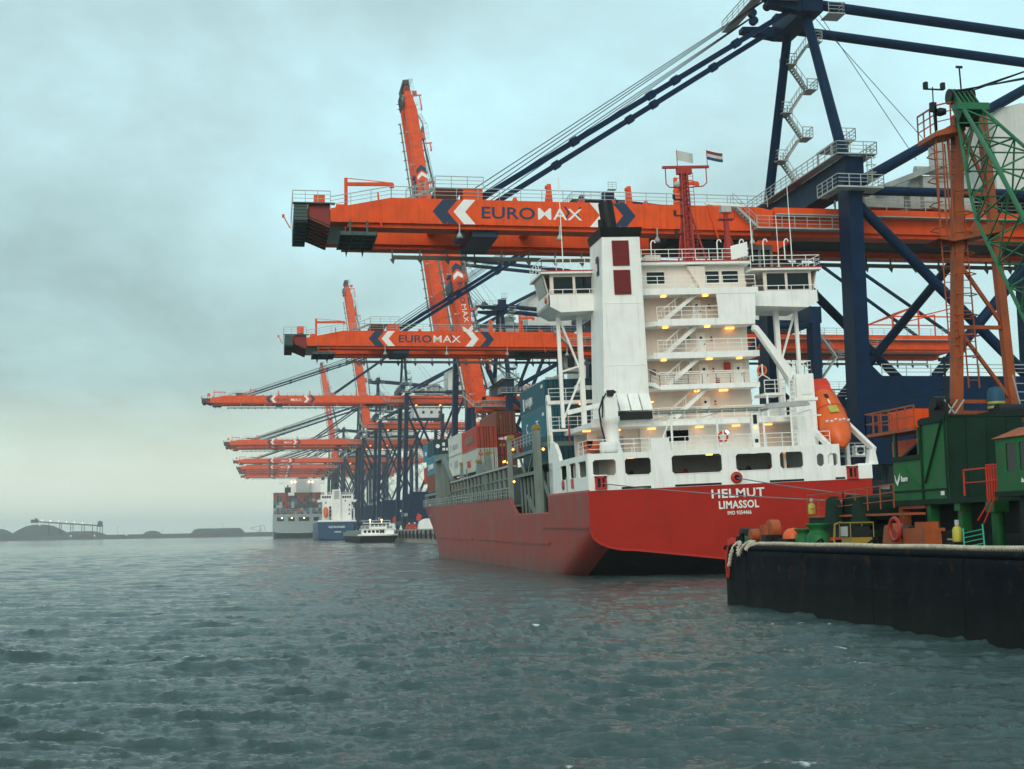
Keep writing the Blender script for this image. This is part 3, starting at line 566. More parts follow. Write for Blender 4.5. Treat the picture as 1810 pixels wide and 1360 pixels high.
    for k in range(8): ep.box(TIP+.02,TIP+1.18,-5.3+k*1.5,-5.2+k*1.5,g0-.02,g0+.1)
    ep.box(TIP-.1,ge+.4,-5.7,-5.1,g0+1.62,g0+1.72)
    C(ep, 'end_bumper', M['enddeck'])
    C(MB().rail([(ge,-5.6,g0+1.72),(TIP-.1,-5.6,g0+1.72),(TIP-.1,5.5,g0+1.72)], t=.055, step=1.1), 'boom_railing', GR)
    hp = MB().box(ge+.8,ge+4.1,-6.2,.4,g0-1.05,g0-.95)
    for k in range(4): hp.box(ge+.8+k*1.06,ge+.92+k*1.06,-6.2,.4,g0-1.3,g0-1.05)
    for k in range(5): hp.box(ge+.8,ge+4.1,-6.2+k*1.62,-6.08+k*1.62,g0-1.28,g0-1.05)
    for x in (ge+1.7,ge+3.2): hp.bar((x,-6.1,g0-1.0), (x,-6.1,g0+.05), .18).bar((x,.3,g0-1.0), (x,.3,g0+.0), .18).prism([(x-.14,g0-1.3),(x+.14,g0-1.3),(x,g0-2.0)], 'y', .2, .3)
    C(hp, 'hanging_platform', M['enddeck'])
    # hoist jibs, stay brackets, posts, lamps
    for (x, L, hh, z) in ((ge+1.4,4.2,2.6,g1-.8),(TIP+33-(17 if big else 0)+2.2,2.2,2.7,g1)):
        C(MB().bar((x,-5.2,z), (x,-5.2,z+hh), .3).bar((x,-5.2,z+hh-.55), (x+L,-5.2,z+hh-.45), .24,.3).box(x+L-.3,x+L+.1,-5.3,-5.1,z+hh-.8,z+hh-.4).bar((x,-5.2,z+hh), (x+L*.9,-5.2,z+hh-.3), .06), 'hoist_jib', OR)
    sx0 = -61. if big else -33.
    for y in (-4.6,4.4):
        C(MB().box(sx0-1.9,sx0-.1,y-1,y+1,g1,g1+1.05), 'stay_bracket', OR)
        if big: C(MB().box(-29.,-27.6,y-.8,y+.8,g1,g1+1.2), 'stay_bracket', OR)
    C(MB().box(sx0-4.4,sx0-1.9,-5.5,5.3,g1+1.0,g1+1.1).rail([(sx0-4.4,-5.5,g1+1.1),(sx0,-5.5,g1+1.1)], t=.055).stair((sx0-7,-5,g1), (sx0-4.4,-5,g1+1.1), .7, (0,1,0)), 'stay_platform', GR)
    for i, x in enumerate((sx0+6.2,sx0+13.8,sx0+18.5) if not big else (sx0+12,sx0+24,sx0+42)):
        C(MB().hexa([(x-.35,-4.9,g1),(x+.35,-4.9,g1),(x+.35,-4.3,g1),(x-.35,-4.3,g1)], [(x-.12,-4.8,g1+1.9),(x+.2,-4.8,g1+1.9),(x+.2,-4.4,g1+1.9),(x-.12,-4.4,g1+1.9)]).box(x-.3,x+.05,-4.85,-4.35,g1+1.5,g1+1.75), 'bumper_post', OR)
    lg = MB()
    for x in np.arange(sx0+3,HX-2,3.1): lg.prism([(x-.35,g1),(x+.35,g1),(x+.12,g1+.5),(x-.12,g1+.5)], 'y', -4.9, -4.6)
    C(lg, 'lifting_lug', OR)
    for i in range(4 if not big else 6):
        x = ge+11.5+i*9.2; C(MB().box(x-.05,x+.05,-5.95,-5.72,g0-.9,g0+.0).lathe([(.1,.0),(.28,-.3),(.28,-.5),(0,-.5)], (x,-5.85,g0-.8), n=8), 'flood_lamp', GR)
    C(MB().bar((ge+4.2,-5.78,g1+.4), (ge+4.5,-5.78,g0-.4), .14), 'ladder_bar', OR); C(MB().bar((HX-6.5,-5.78,g1+.3), (HX-5.5,-5.78,g0-.8), .14), 'ladder_bar', OR)
    C(MB().box(-34+(-16 if big else 0),-31.6+(-16 if big else 0),-4.8,3,g0-.9,g0+.35).tube((-35+(-16 if big else 0),-4.6,g0-.7), (-35+(-16 if big else 0),-2,g0-.7), .4, n=8), 'rope_support_trolley', M['letter_navy'])
    fs = festoon(TIP+9.5,HX-.3,0); C(fs, 'festoon_rail', M['festoon'])
    al = MB().bar((TIP-.2,5.2,g0+1.8), (TIP-.8,5.2,g0+2.9), .1); al.box(TIP-.95,TIP-.7,5.1,5.3,g0+2.8,g0+3.1); C(al, 'aviation_lamp', OR)
    C(MB().box(TIP+1.9,TIP+2.9,-1,0,g1+.2,g1+1.3).bar((TIP+2,-1,g0+1.7), (TIP+2,-1,g1+.3), .08).bar((TIP+2.8,-1,g0+1.7), (TIP+2.8,-1,g1+.3), .08).bar((TIP+2,0,g0+1.7), (TIP+2,0,g1+.3), .08), 'sensor_box', OR)
    # stays
    ap_z = 54.2+dz
    if not raised:
        for sy, y in ((-1,-4.6),(1,4.4)):
            a = V(sx0,y,g1+.5); b = V(-1.4,sy*3.2,ap_z); sb = MB().bar(a, b, .34, .5)
            for k in (.28,.52,.6,.8): p = a+(b-a)*k; sb.bar(p-(b-a).normalized()*.35, p+(b-a).normalized()*.35, .6, .75)
            B(sb, 'fore_stay', NA)
            cbm = MB()
            for q in range(3): cbm.tube((sx0-1+q*.6,y+.6+q*.5,g1+1.2), (-3.6,sy*3+.4*q,ap_z+1.3), .045, n=5, caps=False)
            B(cbm, 'hoist_rope', M['dark'])
            if big: B(MB().bar((-28.3,y,g1+.6), (-1.2,sy*3.2,ap_z-.4), .34, .5), 'fore_stay', NA)
    else:
        # stays fold down along the upper side of the raised boom
        C(MB().bar((sx0,-4.6,g1+.5), (sx0+24,-4.6,g1+2.3), .4).bar((sx0+24,-4.6,g1+2.3), (HX-8,-4.6,g1+1.2), .4), 'fore_stay', NA)
        C(MB().bar((sx0,4.4,g1+.5), (sx0+24,4.4,g1+2.3), .4), 'fore_stay', NA)
        hr = MB(); ang = R(82 if big else 80)
        for q in range(4):
            # rope from boom to apex, expressed in the boom's own frame
            ax = -3.6-HX; az = ap_z+1-HP[2]; bx = ax*math.cos(-ang)+az*math.sin(-ang); bz_ = -ax*math.sin(-ang)+az*math.cos(-ang)
            hr.tube((sx0-1.+q*.5,-4+q*2.4,g1+1.2), (bx+HP[0],-3+q*2,bz_+HP[2]), .06, n=4, caps=False)
        C(hr, 'hoist_rope', M['dark'])
        boom.rotation_euler = (0, ang, 0)
    # lettering and plates on the portal beam
    if big:
        B(MB().box(8,10.6,-hs-.85,-hs-.81,13.2,14.2), 'name_plate', M['letter_white']); B(MB().box(20,23,-hs-.85,-hs-.81,12.6,13.2), 'name_plate', M['letter_white'])
        for k in range(2): B(MB().box(4+k*9.5,4.7+k*9.5,-6.2,-5.8,g0-1.3,g0-.9), 'lit_lamp', M['lamp'])
    else:
        B(MB().box(7.2,9,-hs-.83,-hs-.81,12.6,12.66).box(11,13.2,-hs-.83,-hs-.81,11.5,11.56), 'weld_mark', M['steel'])
    return root
LEG_X = 52.
low0 = make_crane(False, False, 2); lowr = make_crane(False, True, 2); big0 = make_crane(True, False, 1); bigr = make_crane(True, True, 1)
CR = [(low0,124.7,'nearest orange boom crane, lowered right above the red ship\'s bridge'),
      (low0,205.7,'second orange boom crane, lowered boom ending behind the red ship\'s funnel'),
      (lowr,305.,'raised boom crane whose raised boom shows between the two nearest lowered booms'),
      (bigr,366.,'tallest raised boom crane, tip rising above the nearest lowered boom'),
      (big0,535.7,'first crane of the long boom row, longest boom reaching far left'),
      (bigr,666.,'raised boom crane behind the longest lowered boom, second tallest tip'),
      (big0,786.,'lowered boom crane next beyond the longest boom, upper of a close pair'),
      (big0,818.,'lowered boom crane forming the lower of a close pair of booms'),
      (big0,983.,'lowered boom crane standing alone between the close pair and the far cluster'),
      (bigr,992.,'farthest raised boom crane, short thin raised boom left of the others'),
      (big0,1077.,'topmost boom of the far cluster of four lowered cranes'),
      (big0,1120.,'second boom from the top in the far cluster of lowered cranes'),
      (big0,1160.,'third boom from the top in the far cluster of lowered cranes'),
      (big0,1234.,'lowest and farthest boom of the far cluster of lowered cranes')]
seen = set()
for (src, y, lab) in CR:
    o = src if src.name not in seen else copy_tree(src); seen.add(src.name)
    o.location = (LEG_X, y, QZ); tag(o, lab, 'crane', 'ship-to-shore cranes along the quay')
n4 = [o for o in lowr.children if o.name.startswith('boom')][0]

# ------------------------------------------------------------------ the red feeder ship (own frame: x from centreline, y forward from transom, z above water; she lists to port)
HEEL = R(1.86); SHIP_LOC = Vector((35.2,100,0))
SHIP_M = Matrix.Translation(SHIP_LOC) @ Euler((0,-HEEL,0)).to_matrix().to_4x4()
ship = empty('container_ship', SHIP_LOC, (0,-HEEL,0)); tag(ship, 'red hulled feeder ship with white aft superstructure moored under the nearest crane', 'ship')
def S(mb, name, mat, parent=None): return mb.build(name, mat, parent or ship)
def on_ship(o, loc, rz=0., rot=None):
    """a thing of its own that stands on the ship: takes her list"""
    o.matrix_world = SHIP_M @ Matrix.Translation(loc) @ (rot.to_matrix().to_4x4() if rot else Matrix.Rotation(rz, 4, 'Z'))
    return o
W_, CRM = M['white'], M['cream']
HB = 11.35
def ztop(y):
    pts = [(0,6.92),(15.0,7.02),(15.4,5.5),(29.9,5.6),(34.2,7.22),(64,7.42),(113,7.8),(118,8.1),(136,9.6)]
    for (a,b),(c,d) in zip(pts[:-1],pts[1:]):
        if a <= y <= c: return b+(d-b)*(y-a)/(c-a)
    return pts[-1][1]
def hull():
    ys = [0,.5,1,2,3,4,5,6,7,8,9,10,11,12,13,14,15.0,15.4,16.5,18,20,22,26,29.9,34.2,40,48,56,64,72,80,88,94,99,104,108,112,116,120,124,127,130,132.5,134]
    rows = []
    for y in ys:
        zt = ztop(y)
        zb = 3.9-.30*y if y < 18 else -1.5        # top of the bilge turn
        zc = 1.2-.22*y if y < 14 else -2.0        # centreline bottom
        zb = max(zb,-1.5); zc = max(zc,-2.4)
        tw = max(0., min(1., (y-92)/36.)); td = max(0., min(1., (y-108)/26.))
        hw = HB*(1-tw**1.7)+.05; hd = HB*(1-td**2.2)+.05
        prof = []
        for k in range(6):
            f = k/5; z = zt+(zb+.05-zt)*f; q = max(0., min(1., (z+1)/(zt+1)))
            prof.append((hw+(hd-hw)*q**.8, z))
        for k in range(1,6):
            a = k/5*math.pi/2; prof.append((hw-min(3.4,hw*.3)*(1-math.cos(a)), zb-1.55*math.sin(a)*(1 if y < 18 else .6)))
        prof.append((0, min(zc,prof[-1][1]-.05)))
        rows.append([(-x,y,z) for x,z in prof]+[(x,y,z) for x,z in prof[::-1][1:]])
    n = len(rows[0]); vs = [p for r in rows for p in r]
    fs = [(k*n+i, k*n+i+1, (k+1)*n+i+1, (k+1)*n+i) for k in range(len(rows)-1) for i in range(n-1)]
    return vs, fs, n
vs, fs, hn = hull()
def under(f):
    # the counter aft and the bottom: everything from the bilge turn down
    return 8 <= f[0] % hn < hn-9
mb = MB(); mb.add(vs, [f[::-1] for f in fs if not under(f)], True)
hull_o = S(mb, 'hull', M['redside'])
mb = MB(); mb.add(vs, [f[::-1] for f in fs if under(f)], True); S(mb, 'bottom_plating', M['boot_shade'])  # shade below the stern counter is put into this paint
tp = [v for v in vs[:hn]]
S(MB().add([(x,-.003,z) for x,y,z in tp], [tuple(range(hn))[::-1]]), 'transom', M['red'])
# thin rim along the bottom edge of the transom
rm = MB()
for a, b in zip(tp[5:-6], tp[6:-5]): rm.bar((a[0],-.02,a[2]), (b[0],-.02,b[2]), .10, .16)
S(rm, 'transom_rim', M['redtrim'])
text('HELMUT','lettering',M['letter_white'],ship,(.34,-.03,5.95),.94,sx=1.16,bold=.018,align='CENTER',space=1.06)
text('LIMASSOL','lettering',M['letter_white'],ship,(.36,-.03,5.12),.80,sx=.86,bold=.022,align='CENTER',space=1.08)
text('IMO 9354466','lettering',M['letter_white'],ship,(.38,-.03,4.63),.40,sx=.80,bold=.008,align='CENTER',space=1.08)
# decks closing the hull
S(MB().prism([(-HB+.1,0.1),(HB-.1,.1),(HB-.1,15),(-HB+.1,15)], 'z', 6.6, 6.9), 'aft_deck', M['shipgreen'])
S(MB().box(-HB+.15,HB-.15,15,34,4.9,5.1), 'main_deck', M['shipgreen'])
S(MB().prism([(-HB+.1,34),(HB-.1,34),(HB-.1,106),(0.5,131),(-.5,131),(-HB+.1,106)], 'z', 6.4, 6.6), 'main_deck', M['shipgreen'])
# rubbing strakes
def strake(y0, y1, z, n=1): S(MB().bar((-HB-.06,y0,z), (-HB-.06,y1,z+.006*(y1-y0)), .26, .20), 'rubbing_strake', M['redside'])
strake(-.05,18.,4.22); strake(15.2,57.,2.9); strake(61.,96,3.1)
S(MB().bar((-HB-.02,-.02,6.93), (-HB-.02,15,7.03), .1, .16).bar((-HB-.01,30,5.6), (-HB-.01,34.2,7.26), .14, .22).bar((-HB-.01,15.4,5.52), (-HB-.01,30,5.62), .1, .1), 'sheer_strake', M['redtrim'])
dm = MB()
for k in range(9): dm.box(-HB-.02,-HB+.01,18.5+k*1.1,19.1+k*1.1,4.62,4.74)
S(dm, 'draught_marks', M['dark'])

# ---- white stern band with mooring-deck openings
holes = [(-10.95,-9.15,8.05,9.25),(-8.45,-6.4,8.02,9.27),(-4.75,-.75,7.95,9.34),(.38,3.3,7.97,9.26),(3.95,5.85,8.0,9.25),(6.98,7.56,8.05,9.02),(7.9,8.7,8.05,9.0)]
st = MB().wall((0,0,0), (1,0,0), (0,0,1), (0,.14,0), (-HB,8.9), (6.93,9.72), holes, .17)
st.box(8.9,11.5,0,.14,6.93,8.0)
st.box(-6.3,-4.85,0,.14,9.72,10.74)
band = S(st, 'stern_bulwark', W_)
for (a,b,c,d) in holes[:5]:
    S(MB().bar((a+.1,-.01,c-.03),(b-.1,-.01,c-.03),.05,.05), 'opening_sill', W_, band)
sb = MB().wall((-HB,0,0), (0,1,0), (0,0,1), (.12,0,0), (.14,14.4), (7.02,9.72), [(.55,3.2,8.05,9.25),(4.1,6.4,8.1,9.28),(7.5,9.8,8.1,9.25)], .15)
S(sb, 'side_bulwark', W_); S(MB().wall((HB-.12,0,0), (0,1,0), (0,0,1), (.12,0,0), (.14,14.4), (7.0,8.0)), 'side_bulwark', W_)
S(MB().box(-HB+.12,8.9,.15,14.3,9.45,9.7), 'poop_deck', W_)
# mooring deck interior: back wall, winches, posts
S(MB().box(-HB+.3,HB-.3,6.2,6.4,6.9,9.45), 'mooring_deck_wall', M['skin_grey'])
S(MB().wall((-9,.5,0), (0,1,0), (0,0,1), (.1,0,0), (0,5.6), (6.9,9.45)), 'mooring_deck_partition', CRM)
for x in (-5.4,-.2,4.8): S(MB().bar((x,1.2,6.9), (x,1.2,9.45), .2), 'pillar', CRM)
for (x, m_) in ((-3.2,'redtrim'),(2.0,'dark'),(5.2,'redtrim'),(-7.6,'dark')):
    w = S(MB().box(x-1.1,x+1.1,2.6,3.8,6.9,7.3), 'mooring_winch', M['dark'])
    S(MB().tube((x-.9,3.2,7.75), (x+.5,3.2,7.75), .42, n=14).tube((x-.95,3.2,7.75), (x-.85,3.2,7.75), .68, n=14).tube((x+.45,3.2,7.75), (x+.55,3.2,7.75), .68, n=14), 'drum', M[m_], w)
LAMPS = []
def lamp(x, y, z, w=.5, d=.2): LAMPS.append((x,y,z)); S(MB().box(x-w/2,x+w/2,y-d/2,y+d/2,z-.09,z), 'deck_lamp', M['lamp'])
for x in (-10.3,-7.7,-1.4,2.2,4.6): lamp(x,1.0,9.38)
# fairleads and rollers
fl = S(MB().lathe([(.20,-.14),(.44,-.16),(.46,-.02),(.44,.02)], (.32,0,7.45), (0,1,0), 20), 'fairlead_ring', M['redtrim'])
S(MB().tube((.32,-.03,7.45), (.32,-.01,7.45), .25, n=18), 'fairlead_hole', M['black'], fl)
for (x, z) in ((-10.42,7.5),(9.8,7.42)):
    r_ = S(MB().box(x-.45,x-.28,-.18,0,z-.5,z+.5).box(x+.28,x+.45,-.18,0,z-.5,z+.5).box(x-.45,x+.45,-.18,0,z+.36,z+.52).box(x-.28,x+.28,-.18,0,z-.5,z-.32), 'roller_fairlead', M['redtrim'])
    S(MB().box(x-.28,x+.28,-.03,-.005,z-.32,z+.36), 'fairlead_hole', M['black'], r_); S(MB().tube((x+.05,-.12,z-.32), (x+.05,-.12,z+.36), .09, n=8), 'roller', M['redtrim'], r_)
    S(MB().box(x-.5,x+.5,-.2,.1,z+.52,z+.6), 'fairlead_cap', W_, r_)
for (x0, x1) in ((-8.8,-6.5),(-4.6,-.9),(3.0,5.8),(8.4,9.2)):
    S(MB().box(x0,x1,-.022,-.004,6.96,7.12), 'freeing_port', M['black'])
ph = S(MB().lathe([(.10,-.03),(.42,-.05),(.44,.0)], (0,0,0), (1,0,0), 16), 'side_fairlead', M['redtrim']); ph.location = (-HB-.02,8.9,7.7)
S(MB().box(-HB-.10,-HB-.005,5.1,5.7,7.3,8.05), 'side_fairlead', M['redtrim']); S(MB().box(-HB-.02,-HB-.004,7.3,7.8,7.1,8.3), 'side_door', M['skin_grey'])
# starboard quarter: lifeboat ramp and its posts
ramp = S(MB().bar((8.7,8.5,13.4), (8.5,.6,9.35), .3, .42).bar((11.9,8.5,13.4), (12.0,.4,9.15), .3, .42), 'lifeboat_ramp', W_)
S(MB().prism([(11.3,8.0),(12.15,8.0),(12.1,8.3),(11.95,9.2),(11.55,9.2)], 'y', .2, .8), 'ramp_post', W_, ramp)
for a_ in ((8.0,8.4,.16,.5,8,9.3),(9.9,10.2,3,3.4,7,11),(11.7,12,5,5.4,7,11.7),(8.5,8.8,5,5.4,9.6,11.7)): S(MB().box(*a_), 'ramp_post', W_, ramp)
S(MB().box(10.4,11.9,.1,.7,8.0,8.12), 'ramp_foot', W_, ramp)

# ---- superstructure: decks, recessed walls, stairs
DECKS = [(9.72,12.2),(12.45,15.0),(15.2,17.6),(17.85,20.3),(20.6,22.85)]
YW, YE = 8.2, 6.0            # wall plane, slab edge
S(MB().box(-9.2,9.3,8.6,8.8,9.72,12.1), 'poop_house_wall', CRM)
d1 = S(MB().prism([(-9.8,4.6),(-4.9,4.6),(-4.9,6.2),(9.4,6.2),(9.4,14.5),(-9.8,14.5)], 'z', 12.05, 12.45), 'boat_deck', W_)
S(MB().box(-9.8,-4.95,4.55,4.6,12.0,12.7), 'deck_fascia', W_)
names = [('deck_slab',15.0,15.22,-3.5,5.0),('deck_slab',17.55,17.87,-3.9,5.15),('deck_slab',20.25,20.62,-3.4,4.95)]
for nm, z0, z1, x0, x1 in names:
    S(MB().prism([(x0,YE),(x1,YE),(x1,9.2),(x0-1.0,9.2),(x0-1.0,YE+.9)], 'z', z0, z1).box(x0,x1,YE-.04,YE,z0-.03,z1+.16), nm, W_)
S(MB().box(-4.7,5.4,YE,9.2,22.85,23.1).box(-4.7,5.4,YE-.05,YE,22.8,23.32), 'bridge_deck', W_)
S(MB().prism([(1.9,20.62),(5.0,20.62),(5.15,22.8),(1.75,22.8)], 'y', YE-.02, YE+.14), 'stair_screen', W_)
S(MB().box(4.85,5.02,YE+.15,YW,20.62,22.8), 'stair_screen', W_)
hw = MB()
for (z0,z1) in DECKS[1:]: hw.box(-4.4,5.0,YW,YW+.2,z0,z1+.1)
S(hw, 'house_wall', CRM)
S(MB().box(-4.75,5.05,YW+.25,14.6,9.72,22.8), 'house_block', W_)
S(MB().prism([(-4.9,12.45),(-4.4,12.45),(-4.4,22.8),(-5.2,22.8),(-5.3,20)], 'y', 7.4, 8.25), 'house_pillar', W_)
# curved wing of the second slab
S(MB().prism([(-5.2,15.35),(-4.3,15.35),(-3.5,15.0),(-3.5,15.22),(-3.9,15.6),(-5.2,15.6)], 'y', YE, 9.2), 'deck_slab', W_)
for i, (z0, z1) in enumerate(DECKS[1:]):
    xa = -2.6 if i else -2.2; S(MB().stair((xa,7.0,z0+.2), (xa+2.9,7.0,z1+.1), .75, (0,1,0), st=.30), 'stair', W_)
    S(MB().rail([(-3.4 if i == 3 else -3.5,YE+.05,z0+.15),(1.85 if i == 3 else 4.9,YE+.05,z0+.15)], t=.045, step=1.15), 'railing', W_) if i else None
    # doors and small fittings on the back wall
    for dxx in ((.55,),(.6,3.6),(.5,),(.3,))[i]:
        d_ = S(MB().box(dxx,dxx+.8,YW-.05,YW-.005,z0+.1,z0+2.05), 'door', W_); S(MB().box(dxx+.65,dxx+.73,YW-.09,YW-.05,z0+1.0,z0+1.15), 'handle', M['dark'], d_)
        S(MB().tube((dxx+.4,YW-.07,z0+1.6), (dxx+.4,YW-.05,z0+1.6), .12, n=10), 'porthole', M['glass'], d_)
    S(MB().box(-.35,-.05,YW-.04,YW-.005,z0+1.55,z0+1.8), 'safety_sign', M['ladgreen']); S(MB().box(1.7,1.95,YW-.04,YW-.005,z0+1.35,z0+1.42).box(1.75,1.9,YW-.04,YW-.005,z0+1.55,z0+1.7), 'safety_sign', M['redtrim'])
for x in (-2.6,1.0): lamp(x,6.6,22.8,.4,.4); lamp(x,6.6,20.2,.4,.4)
lamp(-2.9,6.6,17.5,.4,.4); lamp(1.0,6.6,17.5,.45,.4); lamp(3.6,6.6,17.5,.4,.4); lamp(3.4,7.9,20.2,.7,.3); lamp(.2,7.6,14.95,.7,.3); lamp(2.4,7.6,14.95,.7,.3); lamp(-3.9,7.6,14.2,.35,.3)
S(MB().box(2.75,3.3,YW-.2,YW-.01,16.7,17.3), 'hose_cabinet', M['redtrim']); S(MB().box(2.0,2.3,YW-.1,YW-.01,15.6,16.0), 'extinguisher_box', M['maroon']); S(MB().box(-3.6,-3.2,YW-.1,YW-.01,16.4,16.9), 'vent_box', M['shipgreen'])
S(MB().rail([(-5.1,YE+.05,15.6),(-4.3,YE+.05,15.6),(-3.5,YE+.05,15.2),(4.9,YE+.05,15.2)], t=.045, step=1.15), 'railing', W_)
S(MB().rail([(-4.8,6.1,12.45),(.6,6.1,12.45)], t=.045, step=1.2), 'railing', W_); S(MB().rail([(1.6,6.1,12.45),(5.9,6.1,12.45)], t=.045, step=1.2), 'railing', W_); S(MB().rail([(-9.7,4.7,12.7),(-4.95,4.7,12.7)], t=.045, step=1.4, h=.9), 'railing', W_)
S(MB().rail([(-4.6,YE+.05,23.3),(5.2,YE+.05,23.3)], t=.045, step=1.5), 'railing', W_)
# poop: bulkhead furniture, posts, gangway stowed on the deck edge, railings
for x in (-4.3,-.6,3.2,5.5,7.2): S(MB().tube((x,1.0,9.72), (x,1.0,12.6), .09, n=8).bar((x,1.0,12.55), (x,6,12.5), .08), 'awning_post', W_)
S(MB().bar((-4.6,1.0,12.15), (8,1.0,12.1), .1), 'awning_rail', W_); S(MB().bar((-4.5,1.0,12), (-5.3,1.0,10.2), .09), 'awning_post', W_)
gg = S(MB().box(-5.6,3.6,.75,1.35,12.62,12.75).bar((-5.6,.75,12.85), (3.2,.75,12.85), .06).bar((-5.6,1.35,12.85), (3.2,1.35,12.85), .06), 'stowed_gangway', M['shipgreen'])
for k in range(9): S(MB().box(-5.4+k*1.02,-5.3+k*1.02,.72,1.38,12.6,12.9), 'gangway_rung', M['skin_grey'], gg)
S(MB().prism([(3.5,12.75),(7.0,12.9),(6.8,13.25),(3.6,13.15)], 'y', .6, 1.5), 'stowed_stair', M['skin_grey'])
S(MB().rail([(-4.8,.3,9.72),(8.3,.3,9.72)], t=.045, step=1.35), 'railing', W_); S(MB().rail([(-11.2,.3,9.72),(-6.35,.3,9.72)], t=.045, step=1.3), 'railing', W_); S(MB().rail([(-11.2,.3,9.72),(-11.2,3.4,9.72)], t=.045, step=1.3), 'railing', W_)
for x in (-9.4,-6.9,-3.9,.2,3.4,6.2): lamp(x,7.9,12.0,.65,.22)
S(MB().lathe([(0,-.2),(.2,0),(0,.2)], (.7,2.6,11.1), n=8), 'globe_lamp', M['lampw'])
S(MB().box(-2.5,-.6,8.45,8.59,10.9,11.8), 'poop_window', M['contteal'])
for x in (-7.2,1.4,4.6): d_ = S(MB().box(x,x+.8,8.52,8.6,9.8,11.8), 'door', W_); S(MB().box(x+.65,x+.73,8.46,8.52,10.7,10.9), 'handle', M['dark'], d_)
S(MB().box(-8.9,-6.6,3.2,3.9,9.75,9.9).box(-8.9,-6.6,3.1,3.9,10.5,10.6).bar((-8.6,3.5,9.8),(-8.6,3.5,10.5),.08).bar((-6.9,3.5,9.8),(-6.9,3.5,10.5),.08), 'bench', CRM)
sg = S(MB().box(2.15,2.75,.85,1.2,9.75,12.4), 'signal_post', W_)
S(MB().box(2.3,2.6,.8,.85,11.6,12.3).box(2.35,2.6,.8,.85,10.1,10.4), 'signal_shade', M['dark'], sg); S(MB().box(2.37,2.53,.79,.85,11.2,11.4), 'signal_lamp', M['lamp'], sg)
# ---- funnel
FX0, FX1, FY0, FY1 = -8.55, -5.05, 4.3, 8.4
fn = MB().hexa([(-8.75,FY0,12.45),(-4.98,FY0,12.45),(-4.98,FY1,12.45),(-8.75,FY1,12.45)][::1], [(-8.15,FY0,27.3),(-5.0,FY0,27.3),(-5.0,FY1,27.3),(-8.15,FY1,27.3)])
fo = S(fn, 'funnel', W_)
S(MB().bar((-8.62,FY0-.01,16.9),(-4.98,FY0-.01,16.9),.03,.05).bar((-8.40,FY0-.01,21.9),(-5.0,FY0-.01,21.9),.03,.05), 'funnel_seam', W_, fo)
S(MB().hexa([(-8.2,FY0-.02,27.3),(-4.95,FY0-.02,27.3),(-4.95,FY1,27.3),(-8.2,FY1,27.3)], [(-8.3,FY0-.25,28.05),(-4.8,FY0-.25,28.05),(-4.8,FY1+.25,28.05),(-8.3,FY1+.25,28.05)]), 'funnel_cap', M['black'], fo)
S(MB().tube((-6.9,6.2,28.0), (-7.1,6.5,30.6), .62, n=16), 'exhaust_pipe', M['black'], fo); S(MB().tube((-7.8,5.6,28.0), (-7.8,5.6,29.0), .25, n=10), 'exhaust_pipe', M['black'], fo)
for (z0, z1) in ((24.95,27.0),(22.6,24.6)):
    x0, x1 = -7.35, -5.95
    g_ = S(MB().box(x0,x1,FY0-.06,FY0-.01,z0,z1), 'grille', M['maroon'], fo)
    sl_ = MB(); n = 16
    for k in range(n): sl_.box(x0+.04,x1-.04,FY0-.12,FY0-.06,z0+(z1-z0)*(k+.15)/n,z0+(z1-z0)*(k+.6)/n)
    S(sl_, 'grille', M['maroon'], fo)
S(MB().prism([(5.2,24.4),(5.8,24.4),(5.8,24.75),(5.5,24.75),(5.5,25.9),(5.2,25.9)], 'x', -8.36, -8.28).box(-8.33,-8.26,5.55,5.85,25.6,25.95), 'funnel_emblem', M['letter_navy'], fo)
S(MB().box(-8.27,-8.22,5.9,6.3,25.5,25.9), 'funnel_emblem', M['lifered'], fo)
for k in range(4):
    x = -8.5+k*.92; S(MB().hexa([(x,3.6,13.2),(x+.82,3.6,13.2),(x+.82,3.7,13.2),(x,3.7,13.2)], [(x-.15,4.1,14.6),(x+.67,4.1,14.6),(x+.67,4.2,14.6),(x-.15,4.2,14.6)]), 'vent_flap', W_, fo)
S(MB().box(-8.6,-4.95,3.75,4.3,12.5,13.1), 'vent_recess', M['dark'], fo)
# ---- bridge
S(MB().box(-4.5,5.4,8.9,14,23.1,25.75), 'wheelhouse', CRM)
bw = MB().wall((0,8.75,0), (1,0,0), (0,0,1), (0,.14,0), (-4.5,5.35), (23.1,25.7), [(-3.3,-1.75,24.2,25.2),(1.75,3.05,24.2,25.2),(3.3,4.75,24.2,25.2)], .06)
S(bw, 'wheelhouse_wall', CRM)
for (a,b) in ((-3.3,-1.75),(1.75,3.05),(3.3,4.75)):
    wd = S(MB().box(a,b,8.82,8.86,24.2,25.2), 'window', M['glass']); S(MB().box(a-.05,b+.05,8.70,8.75,24.12,24.2).box(a-.05,b+.05,8.70,8.75,25.2,25.27), 'window_frame', W_, wd)
S(MB().prism([(.1,25.6),(1.7,25.6),(1.7,23.6),(1.3,23.5)], 'y', 8.3, 8.74), 'pipe_casing', CRM)
S(MB().box(-5.0,5.7,8.0,15,25.7,25.95), 'wheelhouse_roof', W_); S(MB().bar((-5,7.98,25.98), (5.7,7.98,25.98), .06, .1), 'roof_edge', M['redtrim'])
S(MB().rail([(-5,12,25.95),(-5,8.1,25.95),(5.6,8.1,25.95),(5.6,12,25.95)], t=.045, step=1.2), 'railing', W_)
